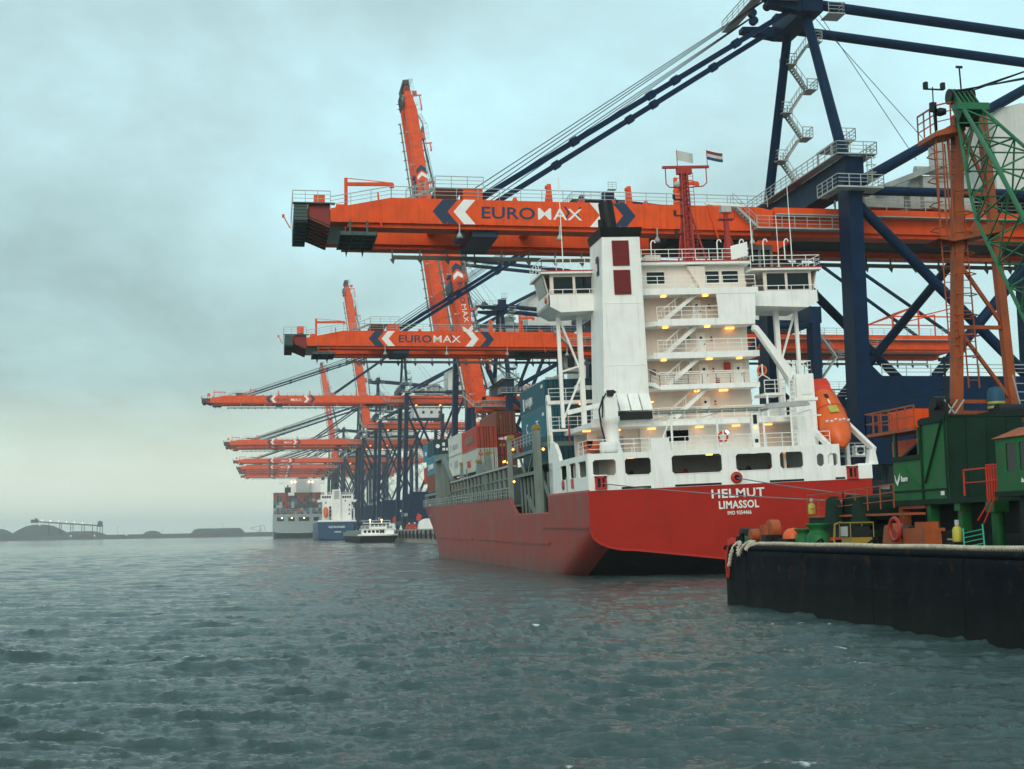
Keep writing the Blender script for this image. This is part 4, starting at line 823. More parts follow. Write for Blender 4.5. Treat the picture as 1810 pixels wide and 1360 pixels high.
def wing(sg, x0, x1):
    # cantilevered bridge wing: floor, tapered parapet, windowed end cabin, roof, trestle
    xa, xb = (x0,x1); f = S(MB().prism([(xa,22.55),(xb,22.55),(xb,22.3),(xb-sg*1.0,21.75),(xa,21.95)] if sg > 0 else [(xa,22.55),(xa,21.95),(xb-sg*1.0,21.75),(xb,22.3),(xb,22.55)], 'y', 7.4, 12.4), 'wing_floor', W_)
    S(MB().box(min(xa,xb),max(xa,xb),7.4,7.5,22.55,23.2), 'wing_parapet', W_)
    S(MB().prism([(xb-.12*sg,21.95),(xb,22.3),(xb-.25*sg,24.2),(xb-.37*sg,24.2)], 'y', 7.6, 11.9) if False else MB().box(min(xb-sg*.1,xb),max(xb-sg*.1,xb),7.4,12.4,22.3,23.3), 'wing_parapet', W_)
    cx0, cx1 = xb-sg*4.6, xb-sg*.3
    lo, hi = min(cx0,cx1), max(cx0,cx1); wsp = hi-lo
    hs_ = [(lo+.3,lo+.3+wsp*.38,23.4,24.8),(lo+.3+wsp*.43,hi-.25,23.4,24.8)]
    S(MB().wall((0,8.0,0), (1,0,0), (0,0,1), (0,.12,0), (lo,hi), (22.55,25.0), hs_, .05), 'wing_cabin', CRM)
    for h in hs_: S(MB().box(h[0],h[1],8.05,8.09,h[2],h[3]), 'window', M['glass'])
    # slanted outer end with its window
    o_ = sg*.55
    S(MB().hexa([(cx1-sg*.05,8.0,22.55),(cx1,8.0,22.55),(cx1,12,22.55),(cx1-sg*.05,12,22.55)], [(cx1+o_-sg*.05,8.0,25.0),(cx1+o_,8.0,25.0),(cx1+o_,12,25.0),(cx1+o_-sg*.05,12,25.0)]), 'wing_cabin', CRM)
    S(MB().hexa([(cx1+o_*.4-sg*.02,8.4,23.5),(cx1+o_*.4+sg*.03,8.4,23.5),(cx1+o_*.4+sg*.03,11.6,23.5),(cx1+o_*.4-sg*.02,11.6,23.5)], [(cx1+o_*.92-sg*.02,8.4,24.8),(cx1+o_*.92+sg*.03,8.4,24.8),(cx1+o_*.92+sg*.03,11.6,24.8),(cx1+o_*.92-sg*.02,11.6,24.8)]), 'window', M['glass'])
    S(MB().box(lo,hi,12.0,12.15,22.55,25.0), 'wing_cabin', CRM)
    S(MB().box(min(xa,xb+sg*.5),max(xa,xb+sg*.5),7.5,12.6,25.0,25.2), 'wing_roof', W_); S(MB().bar((xa,7.48,25.22),(xb+sg*.5,7.48,25.22),.05,.08), 'roof_edge', M['redtrim'])
    S(MB().rail([(xa,7.6,25.2),(xb+sg*.4,7.6,25.2),(xb+sg*.4,12.5,25.2)], t=.045, step=1.2), 'railing', W_)
    S(MB().rail([(xa,7.45,23.15),(xb-sg*.1,7.45,23.15)], h=.5, rails=1, t=.045, step=1.2), 'railing', W_)
    # trestle legs
    a, b = xb-sg*1.2, xb-sg*3.0
    t_ = S(MB().bar((b,9.8,12.45), (b,9.8,22.0), .4).bar((a,9.8,12.45), (a,9.8,22.0), .28), 'wing_trestle', W_)
    S(MB().bar((a,9.8,13.0), (b,9.8,16.9), .16).bar((b,9.8,16.9), (a,9.8,21.9), .16).bar((a,9.8,17.1),(b,9.8,17.6),.14), 'trestle_brace', W_, t_)
    S(MB().lathe([(.05,0),(.28,.05),(.3,.12),(.05,.14)], (xb+sg*.02,8.2,22.9), (sg,0,0), 12), 'lifebuoy_bracket', M['lifeorange'])
wing(-1,-5.2,-12.1); wing(1,5.5,11.3)
S(MB().tube((9.4,8,25.2), (9.4,8,32.5), .05, .03, n=6), 'whip_aerial', W_); S(MB().tube((-10.6,8,25.2), (-10.6,8,33.2), .05, .03, n=6), 'whip_aerial', W_); S(MB().tube((8.2,8,25.2), (8.2,8,29.8), .04, .03, n=6), 'whip_aerial', W_)
S(MB().tube((6.0,8.3,25.9), (6.0,8.3,29.6), .05, n=6), 'whip_aerial', W_)
for x in (-2.9,2.9,4.9,7.0,8.9): S(MB().path([(x,8.3,26),(x,8.3,27.6),(x+.12,8.3,27.8),(x+.3,8.3,27.8),(x+.38,8.3,27.6)], .055, 6), 'swan_neck_vent', W_)
S(MB().wall((4.0,8.05,0), (1,0,.25), (0,0,1), (0,.05,0), (0,1.5), (26,27.2)), 'screen', W_); S(MB().box(-3.4,-2.1,8.4,9.4,25.95,26.6), 'locker', CRM)
# masts
mq = MB(); cn = [(-1,-1),(1,-1),(1,1),(-1,1)]
def mpt(c, t): w = .42-.18*t; return (.9+c[0]*w, 10+c[1]*w, 25.95+8.4*t)
for c in cn: mq.tube(mpt(c,0), mpt(c,1), .10, .08, n=8)
for k in range(11):
    for i in range(4): mq.bar(mpt(cn[i],k/11), mpt(cn[(i+1) % 4],k/11), .06); mq.bar(mpt(cn[i],k/11), mpt(cn[(i+1) % 4],(k+1)/11), .05)
mm = S(mq.tube((.9,10,25.95), (.9,10,34.3), .2, .14, n=10), 'main_mast', M['mastred'])
S(MB().bar((-.95,10,34.55), (3.2,10,34.6), .3, .2).bar((0.3,10,34.2), (1.6,10,34.2), .5, .5), 'mast_crosstree', M['mastred'], mm)
S(MB().path([(-.7,10,34.5),(-.7,10,33.1),(-.4,10,32.8),(.5,10,32.8)], .05).path([(2.95,10,34.5),(2.95,10,33.2),(2.6,10,32.9),(1.3,10,32.8)], .05), 'mast_stay_frame', M['mastred'], mm)
S(MB().ladder((1.45,9.6,26), (1.35,9.6,34), t=.04), 'mast_ladder', M['mastred'], mm); S(MB().bar((-.2,9.5,26), (.6,10,31), .12).bar((2.5,9.8,26), (1.2,10,31), .12).bar((-.1,9.6,27.3), (2.2,9.7,27.4), .1), 'mast_strut', M['mastred'], mm)
for z in (28.6,30.2,31.6): S(MB().box(-.2,.55,9.6,9.8,z,z+.1).box(-.28,-.08,9.6,9.8,z+.1,z+.5), 'mast_lantern', M['dark'], mm)
S(MB().lathe([(0,-.3),(.28,-.15),(.3,.1),(0,.3)], (.15,9.7,33.0), n=10), 'radome', M['skin_grey'], mm)
m2 = S(MB().hexa([(4.2,9.7,25.95),(4.75,9.7,25.95),(4.75,10.3,25.95),(4.2,10.3,25.95)], [(4.3,9.8,30.4),(4.6,9.8,30.4),(4.6,10.2,30.4),(4.3,10.2,30.4)]), 'radar_mast', M['mastred'])
S(MB().box(3.8,5.1,9.6,10.4,29.9,30.0).rail([(3.8,9.6,30.0),(5.1,9.6,30.0)], h=.5, rails=1, step=.6, t=.04).bar((5.4,9.8,26), (4.6,10,28.8), .1).bar((3.9,9.8,26), (4.2,10,28), .1), 'mast_platform', M['mastred'], m2)
S(MB().box(4.0,4.9,9.7,10.3,30.5,31.1), 'radar_motor', M['skin_grey'], m2); S(MB().bar((2.5,9.5,31.25), (6.3,10.5,31.25), .2, .22), 'radar_scanner', W_, m2)
m3 = S(MB().tube((-4.6,12,25.95), (-4.6,12,28.9), .16, n=8).box(-5.1,-4.1,11.8,12.2,28.3,28.4), 'radar_mast', M['mastred']); S(MB().box(-4.8,-4.4,11.8,12.2,28.9,29.4), 'radar_motor', M['skin_grey'], m3); S(MB().bar((-5.9,11.8,29.3), (-3.3,12.2,29.7), .14, .16), 'radar_scanner', W_, m3)
def flag(name, lab, x, z, w, h, stripes, ph):
    f = empty(name); tag(f, lab, 'flag'); n = 8
    MB().tube((0,0,-1.3), (0,0,.1), .035, n=6).build('halyard_pole', M['mastred'], f)
    for k, m_ in enumerate(stripes):
        z1 = -h*k/len(stripes); z0 = -h*(k+1)/len(stripes); a = []; b = []
        for i in range(n+1):
            u = i/n; d = .16*math.sin(u*7+ph)*u; dr = -.28*u*w*.5
            a.append((.04+u*w, d, z0+dr+.05*math.sin(u*6+ph))); b.append((.04+u*w, d, z1+dr+.05*math.sin(u*6+ph)))
        vs = a+b; vs2 = [(x_,y_+.012,z_) for x_,y_,z_ in vs]; q = MB(); m = n+1
        q.add(vs, [(i,i+1,m+i+1,m+i) for i in range(n)], True); q.add(vs2, [(m+i,m+i+1,i+1,i) for i in range(n)], True)
        q.build('stripe', M[m_], f)
    on_ship(f, (x,10,z))
    return f
flag('company_flag', 'pale grey flag flying left of the mast top', .4, 36.0, 1.45, .85, ['flagwhite'], .5)
flag('ensign', 'red white and blue striped flag right of the mast top', 3.1, 36.0, 1.45, .8, ['flagred','flagwhite','flagblue'], 1.2)
# ---- deck cranes
pc = S(MB().lathe([(.95,9.72),(.75,10.2),(.62,10.8),(.62,12.2),(.75,12.3),(.75,12.7)], (-8.6,3,0), n=12), 'deck_crane_column', W_)
S(MB().box(-9.15,-8.1,2.5,3.5,12.7,14.2).box(-8.9,-8.4,2.6,3.3,14.2,14.7), 'deck_crane_head', W_, pc); S(MB().bar((-8.9,3,13.75), (-12.0,3.2,13.15), .36, .36), 'deck_crane_jib', W_, pc)
S(MB().path([(-9.2,2.5,14.3),(-9.6,2.5,13.2),(-9.5,2.5,12),(-9.3,2.5,11),(-9.2,2.6,10.4)], .07).path([(-9,2.4,14.5),(-9.3,2.4,14),(-9.4,2.4,12.6)], .06), 'hydraulic_hose', M['dark'], pc)
S(MB().box(-8.9,-8.4,2.3,2.6,14.3,14.75).lathe([(0,-.2),(.3,0),(0,.2)], (-8.4,2.5,14.6), n=8), 'crane_winch', M['dark'], pc); S(MB().tube((-12.0,3.2,13.1), (-11.9,3.2,10.6), .035, n=5).lathe([(.0,0),(.09,.1),(.09,.7),(0,.8)], (-11.9,3.2,11.2), n=6), 'crane_hook', M['redtrim'], pc)
sc_ = S(MB().box(7.1,8.75,3.6,5.2,9.72,13.5).box(6.95,8.9,3.5,5.3,13.5,13.75).box(7.2,8.7,3.6,5.2,13.75,15.7), 'deck_crane_column', W_)
S(MB().prism([(6.9,15.2),(7.3,15.9),(4.45,19.75),(4.1,19.9),(4.05,19.5),(4.3,19.3)], 'y', 4.0, 4.6), 'deck_crane_jib', W_, sc_); S(MB().bar((7.0,4.3,14.8), (5.4,4.3,17.6), .2), 'jib_ram', M['skin_grey'], sc_)
S(MB().rail([(7.3,3.7,15.7),(8.6,3.7,15.7),(8.6,5.1,15.7),(7.3,5.1,15.7)], close=True, t=.05, step=.7), 'railing', W_, sc_); S(MB().ladder((6.8,3.55,9.8), (6.8,3.55,15.6), t=.05), 'crane_ladder', W_, sc_); S(MB().box(7.6,8.5,3.55,3.6,14.0,14.3), 'access_hatch', W_, sc_)
for k in range(4): S(MB().rail([(6.5,3.5,10.2+k*1.35),(6.9,3.5,10.2+k*1.35)], h=.9, rails=2, step=.4, t=.045), 'railing', W_)
S(MB().box(5.2,7.0,5.5,8,14.2,14.4).bar((5.4,5.6,12.45),(5.4,5.6,14.3),.14).bar((6.9,5.6,12.45),(6.9,5.6,14.9),.14), 'side_platform', W_); S(MB().rail([(5.2,5.5,14.4),(7.0,5.5,14.4)], t=.05, step=.9), 'railing', W_)
S(MB().box(5.1,9.8,9.5,14.2,12.45,12.8).box(5.1,9.4,12,14.2,12.8,14.0), 'starboard_casing', W_)
# ---- port side casing by the containers
pw = MB().prism([(12.9,7.05),(14.4,7.05),(14.4,15.2),(14.2,15.6),(13.9,15.6),(13.7,15.2),(13.5,11.6),(11.6,11.2),(10.4,10.3),(10.0,9.72),(12.9,9.72)], 'x', -HB, -HB+.3)
S(pw, 'side_screen', W_)
S(MB().box(-HB,-7.0,13.4,14.4,14.75,15.05).box(-HB,-8.6,13.5,14.4,12.4,12.6), 'side_gallery', W_); S(MB().rail([(-HB+.1,13.5,15.05),(-8.2,13.5,15.05)], t=.045, step=1.3), 'railing', W_); S(MB().rail([(-HB+.1,13.5,12.6),(-7.2,13.5,12.6)], t=.045, step=.8), 'railing', W_)
S(MB().box(-9,9,13.9,14.5,9.7,12.4), 'house_front', CRM); lamp(-8.4,13.2,14.7,.5,.3)
S(MB().box(-HB-.03,-HB-.005,13.2,14.1,10.5,12.2), 'notice_board', M['letter_white']); S(MB().prism([(13.3,11.6),(14.0,11.6),(14.0,12.1),(13.3,12.1)], 'x', -HB-.045, -HB-.031), 'notice_print', M['hiyellow']); S(MB().prism([(13.65,10.8),(13.9,11.3),(13.65,11.8),(13.4,11.3)], 'x', -HB-.055, -HB-.046), 'notice_print', M['ladgreen'])
for x in (-8.4,-6.9): S(MB().box(x,x+.7,8.5,8.58,9.85,11.5), 'door', M['skin_grey'])
# ---- boats and buoys
lb = empty('lifeboat'); tag(lb, 'orange enclosed lifeboat nose down on the red ship\'s starboard quarter', 'lifeboat')
n = 20; prof = [(-4.2,.04,.0),(-4.0,.42,.0),(-3.3,.95,.05),(-2.1,1.32,.1),(0,1.44,.1),(1.6,1.40,.1),(2.8,1.24,.15),(3.5,.98,.15),(3.75,.8,.15),(3.8,.02,.1)]
vs = []
for (x, r, up_) in prof:
    for i in range(n):
        a = 2*math.pi*i/n; vs.append((r*math.cos(a)*.98, x, up_+r*math.sin(a)*(.95 if math.sin(a) > 0 else 1.05)))
q = MB(); q.add(vs, [(k*n+i, k*n+(i+1) % n, (k+1)*n+(i+1) % n, (k+1)*n+i) for k in range(len(prof)-1) for i in range(n)], True); q.build('hull', M['lifeorange'], lb)
MB().lathe([(1.44,0),(1.47,.04),(1.44,.08)], (0,-.4,.1), (0,1,0), 20).build('fender_band', M['lifered'], lb)
q = MB(); q.prism([(1.7,1.2),(2.3,1.62),(3.4,1.45),(3.85,.5),(3.85,-.3),(2.6,.2)], 'x', -.72, .72); q.build('cockpit_cover', M['lifered'], lb)
MB().box(-.35,.4,-1.5,-.6,1.46,1.53).build('side_plate', M['hiyellow'], lb); MB().box(-.15,.15,.6,1.1,1.42,1.5).build('hatch', M['dark'], lb)
for k in range(6): MB().box(-.9+k*.34,-.7+k*.34,-2.3-.1*(k%2),-2.22-.1*(k%2),1.12+.12*(1-abs(k-2.5)/2.5),1.3+.1*(1-abs(k-2.5)/2.5)).build('reflector', M['letter_white'], lb)
MB().box(-.06,.06,-.4,.35,1.45,1.475).build('faded_print', M['letter_white'], lb)
on_ship(lb, (10.3,5.0,12.25), rot=Euler((R(40),R(-3),R(-8))))
rb = empty('rescue_boat'); tag(rb, 'small orange rescue boat on the red ship\'s port quarter', 'boat')
vs = []; prof = [(-2.2,.25,.45),(-1.9,.7,.3),(-.8,.85,.12),(.8,.85,.1),(1.6,.6,.2),(2.2,.1,.5)]; n = 10
for (x, r, z) in prof: vs += [(x, r*math.cos(math.pi*i/(n-1)), z+.55-(.55)*math.sin(math.pi*i/(n-1))) for i in range(n)]
q = MB(); q.add(vs, [(k*n+i, k*n+i+1, (k+1)*n+i+1, (k+1)*n+i) for k in range(len(prof)-1) for i in range(n-1)], True); q.build('hull', M['lifeorange'], rb)
q = MB(); vs = []
for (x, r, z) in prof: vs += [(x, r*math.cos(math.pi*i/(n-1))*1.03, z+.53+(.62*max(0,1-abs(x)/2.4))*math.sin(math.pi*i/(n-1))) for i in range(n)]
q.add(vs, [(k*n+i+1, k*n+i, (k+1)*n+i, (k+1)*n+i+1) for k in range(len(prof)-1) for i in range(n-1)], True); q.build('cover', M['lifered'], rb)
MB().bar((-1.6,-.9,.5), (-.3,-.95,.2), .07, .2).bar((.2,-.95,.5), (1.5,-.8,.2), .07, .2).build('cradle_bar', M['letter_white'], rb)
on_ship(rb, (-9.9,3.6,9.8), rz=R(68))
lr = empty('liferaft_canister'); tag(lr, 'white liferaft drum beside the small rescue boat', 'liferaft'); MB().lathe([(0,-.7),(.42,-.66),(.45,-.3),(.47,0),(.45,.3),(.42,.66),(0,.7)], (0,0,.5), (1,0,0), 14).build('drum', M['letter_white'], lr); MB().box(-.5,.5,-.3,.3,0,.1).build('cradle', M['steel'], lr); on_ship(lr, (-9.3,1.3,9.72))
def lifebuoy(lab, loc, red):
    o = empty('lifebuoy'); tag(o, lab, 'lifebuoy'); q = MB(); n, m = 18, 8; vs = []
    for i in range(n):
        for j in range(m): a = 2*math.pi*i/n; b = 2*math.pi*j/m; r = .36+.09*math.cos(b); vs.append((r*math.cos(a), .09*math.sin(b), r*math.sin(a)))
    q.add(vs, [(i*m+j, ((i+1) % n)*m+j, ((i+1) % n)*m+(j+1) % m, i*m+(j+1) % m) for i in range(n) for j in range(m)], True); q.build('ring', M[red], o)
    MB().bar((0,-.08,-.36), (-.6,-.08,-.75), .12, .06).bar((0,-.08,-.36), (.6,-.08,-.75), .12, .06).bar((0,-.08,.5), (0,-.08,-.36), .12,.06).build('bracket', M['letter_white'], o)
    on_ship(o, loc)
lifebuoy('red lifebuoy on its white bracket on the poop rail', (-.35,.55,10.65), 'lifered')
lifebuoy('orange lifebuoy hung below the starboard crane arm', (5.15,5.7,16.3), 'lifeorange')

# ---- hold structure forward of the house
SG = M['shipgreen']
co = S(MB().box(-9.9,9.9,35,79,6.6,10.4).box(-10.6,10.6,79,100,6.6,9.0), 'hatch_coaming', M['greenwall'])
for i in range(16):
    y = 35.3+i*2.9; S(MB().box(-HB+.05,-HB+.32,y-.11,y+.11,7.3+.003*y,10.4), 'coaming_stanchion', M['skin_green'], co)
for z in (8.3,9.3): S(MB().box(-HB+.08,-HB+.2,35,79,z-.07,z+.07), 'coaming_stringer', SG, co)
S(MB().box(-HB,-10.4,34.8,79.3,10.4,10.6), 'coaming_top', M['skin_grey'], co)
S(MB().rail([(-HB+.05,35,7.3),(-HB+.05,79,7.55),(-HB+.05,113,7.85)], t=.06, step=1.6), 'side_railing', M['steel'])
for y in (49,62): S(MB().bar((-HB-.02,y,7.4), (-HB+.1,y+2.6,11.6), .16, .22), 'cell_prop', SG, co)
S(MB().box(-10.4,10.6,16.5,33.5,5.1,9.2), 'hold_bulkhead', M['greendark'])
for i in range(9): S(MB().box(-10.55,-10.4,17.2+i*1.9,17.5+i*1.9,5.1,9.2), 'bulkhead_rib', SG)
def gpost(y, z0, z1, cap=True, w=.34):
    p = S(MB().box(-HB+.1,-HB+.1+w,y-.27,y+.27,z0,z1).box(-HB+.0,-HB+.1,y-.1,y+.1,z0,z1), 'cell_guide_post', M['skin_green'])
    if cap: S(MB().prism([(-HB,z1),(-HB+.8,z1),(-HB+.65,z1+.4),(-HB+.15,z1+.4)], 'y', y-.35, y+.35), 'post_cap', M['yellow'], p)
gpost(21.2,5.1,13.2); gpost(20.1,5.1,13.0,False,.4); gpost(34.7,6.6,13.2)
S(MB().box(-10.9,10.6,21.0,21.5,11.6,12.0).box(-10.9,10.6,34.5,34.9,11.4,11.8).box(-10.9,-10.4,21.4,34.6,11.2,11.5).box(-10.9,-10.4,21.4,34.6,9.2,9.5), 'cell_guide_beam', SG)
S(MB().bar((-10.7,22,13), (-10.7,27,9.5), .2).bar((-10.7,34,13), (-10.7,29,9.5), .2).bar((-10.7,15.5,5.2), (-10.7,20.8,8.8), .25).bar((-10.7,24,5.1), (-10.7,28,7.3), .3), 'cell_guide_brace', SG)
S(MB().rail([(-10.9,21.5,12.0),(-10.9,34.5,12.0)], t=.06), 'side_railing', M['steel'])
for (y, z1) in ((49.5,12.6),(56.6,12.0),(70.2,12.4)):
    g = S(MB().hexa([(-HB+.1,y-.7,10.6),(-10.6,y-.7,10.6),(-10.6,y+.7,10.6),(-HB+.1,y+.7,10.6)], [(-HB+.2,y-.25,z1),(-10.7,y-.25,z1),(-10.7,y+.25,z1),(-HB+.2,y+.25,z1)]), 'stacking_cone', SG); S(MB().box(-HB+.1,-10.6,y-.35,y+.35,z1,z1+.3), 'cone_cap', M['yellow'], g)
S(MB().box(-HB+.1,-10.5,79.2,80,10.4,10.8).bar((-HB+.4,79,10.7), (-HB+.4,88,14.2), .6, .6).box(-HB+.1,-10.3,88,96.8,14.1,14.8).box(-HB+.1,-10.3,95.8,96.8,7.5,14.1).box(-HB+.1,-10.3,88.0,88.6,8.5,14.1), 'hatch_gantry', SG)
S(MB().box(-HB+.2,-9,96.8,112,9.4,9.8), 'hatch_gantry', SG)
S(MB().prism([(-10.6,110),(10.6,110),(9.5,118),(4,128),(-4,128),(-9.5,118)], 'z', 6.6, 8.6), 'forecastle', SG)
S(MB().rail([(-11,113,7.9),(-9.6,120,8.3),(-6,127,9)], h=1.3, t=.06), 'side_railing', M['steel'])
for x, y, z in ((-10.2,30.5,9.1),): lamp(x,y,z,.3,1.3)
S(MB().box(-10.5,-10.4,38.6,40,11.0,11.2), 'deck_lamp', M['lamp']); S(MB().box(-10.5,-10.4,41.2,42.6,11.2,11.4), 'deck_lamp', M['lamp'])
for (y, z) in ((33.5,12.1),(33.8,8.9),(18.4,11.2)): S(MB().lathe([(0,-.16),(.16,0),(0,.16)], (-10.95,y,z), n=6), 'deck_lamp', M['lamp'])

# ------------------------------------------------------------------ shipping containers
def cont_mesh(L):
    W, H = 2.438, 2.591; mb = MB()
    # frame: corner posts and rails, then corrugated sides standing slightly inside
    for x in (-W/2, W/2-.16):
        for y in (0, L-.16): mb.box(x,x+.16,y,y+.16,0,H)
        mb.box(x,x+.16,.16,L-.16,0,.16).box(x+.03,x+.13,.16,L-.16,H-.1,H)
    n = int(L/.36)
    for sx in (-1,1):
        xo, xi = sx*(W/2-.02), sx*(W/2-.075); ys = [.16+(L-.32)*i/(4*n) for i in range(4*n+1)]; vs = []
        for k, y in enumerate(ys): x = xo if k % 4 in (0,1) else xi; vs += [(x,y,.16),(x,y,H-.1)]
        mb.add(vs, [(2*k,2*k+2,2*k+3,2*k+1) if sx > 0 else (2*k+1,2*k+3,2*k+2,2*k) for k in range(4*n)])
    mb.box(-W/2+.1,W/2-.1,.12,L-.05,.05,.15).box(-W/2+.05,W/2-.05,.05,L-.02,H-.06,H-.02).box(-W/2+.1,W/2-.1,L-.06,L-.03,.1,H-.06)
    mb.box(-W/2+.16,W/2-.16,0,.1,H-.12,H).box(-W/2+.16,W/2-.16,0,.1,0,.12)
    return mb
def door_mesh():
    mb = MB(); mb.box(0,1.04,-.0,.05,0,2.34)
    for k in range(4): mb.box(.05,.99,-.03,0,.08+k*.57,.52+k*.57)
    for x in (.27,.75): mb.box(x-.06,x+.06,-.09,-.04,.95,1.1).box(x-.02,x+.28,-.10,-.07,1.0,1.04)
    for z in (.3,1.1,2.0): mb.box(-.01,.06,-.06,.0,z,z+.12)
    return mb
_cb = {}; 
def container(lab, loc, col, L=12.192, matrix=None, group=None, doors=True, doorcol=None, label_parts=()):
    key = (L, doors)
    root = empty('shipping_container')
    if L not in _cb: b = cont_mesh(L).build('body', M[col], root); _cb[L] = b.data
    else: b = bpy.data.objects.new('body', _cb[L]); COL.objects.link(b); b.parent = root
    b.material_slots[0].link = 'OBJECT'; b.material_slots[0].material = M[col]
    if doors:
        for k in range(2):
            if 'd' not in _cb: d = door_mesh().build('door', M[col], root); _cb['d'] = d.data
            else: d = bpy.data.objects.new('door', _cb['d']); COL.objects.link(d); d.parent = root
            d.material_slots[0].link = 'OBJECT'; d.material_slots[0].material = M[doorcol or col]
            d.location = (-1.06 if k == 0 else 1.06, .06, .12); d.scale = (1 if k == 0 else -1,1,1)
        if 'r' not in _cb:
            q = MB()
            for x in (-.79,-.31,.31,.79): q.tube((x,-.02,.06), (x,-.02,2.52), .036, n=6)
            q.box(-.03,.03,.0,.05,.1,2.48).box(-1.08,-1.03,.02,.05,.1,2.48).box(1.03,1.08,.02,.05,.1,2.48); r = q.build('lock_rods', M['dark'], root); _cb['r'] = r.data
        else: r = bpy.data.objects.new('lock_rods', _cb['r']); COL.objects.link(r); r.parent = root
    root.matrix_world = (matrix or Matrix()) @ Matrix.Translation(loc)
    tag(root, lab, 'container', group)
    return root
GS = 'containers on the red ship'
def side_text(root, s, mat, y, z, size, sx=1.):
    # lettering on the port side (facing -x), read from outside: runs from forward to aft
    text(s,'lettering',M[mat],root,(-1.225,y,z),size,rot=(R(90),0,R(-90)),sx=sx,bold=.02,ext=.01)
def mark(root, y0, y1, z0, z1, mat): MB().box(-1.235,-1.222,y0,y1,z0,z1).build('faded_print', M[mat], root)
def end_mark(root, x0, x1, z0, z1, mat): MB().box(x0,x1,-.05,-.03,z0,z1).build('door_decal', M[mat], root)
# aft bay beside the house: blue boxes
z0 = 10.15; X1 = -9.55+1.22
c1 = container('teal blue container, topmost of the big stack beside the house', (X1,23.6,z0+5.24), 'contblue', matrix=SHIP_M, group=GS)
side_text(c1,'HANJIN','letter_white',9.6,.75,1.15,.95)
mark(c1,10.0,10.7,.5,1.7,'letter_white'); mark(c1,.5,1.4,1.9,2.2,'letter_white')
c2 = container('lighter blue container, second from top of the big stack beside the house', (X1,23.6,z0+2.62), 'contsky', matrix=SHIP_M, group=GS)
M_sky = paint('container_mid_blue', (.012,.13,.19), .45, .12, .3); [d for d in c2.children if d.name.startswith('body')][0].material_slots[0].material = M_sky
for d in c2.children:
    if d.name.startswith('door'): d.material_slots[0].material = M_sky
side_text(c2,'C','letter_white',9.6,.8,1.3); side_text(c2,'TE','letter_white',4.6,.9,1.1); mark(c2,.5,1.4,1.9,2.2,'letter_white')
container('blue container at the bottom of the big stack behind the yellow capped post', (X1,23.6,z0), 'contblue', matrix=SHIP_M, group=GS)
for r in range(1,3):
    for t in range(3):
        o = container(['dark blue container door, %s tier, %s row right of the big blue stack' % (['lowest','middle','top'][t], ['first','second'][r-1])][0], (X1+2.5*r,23.6,z0+2.62*t), 'contteal', matrix=SHIP_M, group=GS)
        if t == 2: MB().tube((-.55,-.06,1.7),(-.55,-.03,1.7),.3,n=14).build('door_decal', M['letter_white'], o); end_mark(o,.25,.9,1.5,1.9,'letter_white')
        if t == 1: end_mark(o,-.9,.9,.3,.6,'hiyellow') if r == 1 else None
# middle bay
XA, XB = -10.95+1.22, -8.45+1.22; Y1 = 57.4
a1 = container('orange red container with rusty brown patch on its side', (XA,Y1,13.72), 'contred', matrix=SHIP_M, group=GS); mark(a1,2.6,8.8,.85,1.75,'brown')
a2 = container('pale grey container with red lettering under the orange red one', (XA,Y1,11.1), 'contgrey', matrix=SHIP_M, group=GS); side_text(a2,'TAEUS','lifered',8.6,.65,1.15)
end_mark(a2,-.95,-.55,1.75,2.2,'lifered'); text('T','lettering',M['letter_white'],a2,(-.88,-.06,1.8),.42); end_mark(a2,-.45,-.3,2.0,2.15,'hiyellow'); end_mark(a2,.5,.65,2.0,2.15,'hiyellow')
b1 = container('dark brown container, top of the second row behind the orange red one', (XB,58.2,15.42), 'brown', matrix=SHIP_M, group=GS); end_mark(b1,-.8,-.35,1.75,2.1,'rustorange')
b2 = container('crimson container with white round logo under the dark brown one', (XB,58.2,12.80), 'crimson', matrix=SHIP_M, group=GS); MB().tube((-.05,-.10,2.0),(-.05,-.07,2.0),.24,n=14).build('door_decal', M['letter_white'], b2); end_mark(b2,-.95,-.35,1.85,2.1,'letter_white'); end_mark(b2,-.85,-.65,1.1,1.35,'hiyellow'); end_mark(b2,-.4,-.2,1.1,1.35,'hiyellow')
container('brown container low behind the green coaming, below the crimson one', (XB,58.2,10.15), 'brown', matrix=SHIP_M, group=GS); container('reddish container partly hidden by the green guide post', (XB+2.5,58.2,12.8), 'crimson', matrix=SHIP_M, group=GS)
w1 = container('white container, upper of two left of the orange red one', (XA,70.6,13.95), 'contwhite', matrix=SHIP_M, group=GS); mark(w1,3,8,.85,1.35,'steel'); mark(w1,9.6,10.4,.7,1.6,'steel')
w2 = container('white container, lower of two left of the pale grey one', (XA,70.6,11.3), 'contwhite', matrix=SHIP_M, group=GS); mark(w2,3.5,6.8,1.0,1.9,'steel'); mark(w2,10,10.5,1.4,1.9,'brown')
container('pale container in the second row, showing above the white pair', (XB,70.9,14.2), 'contwhite', matrix=SHIP_M, group=GS)
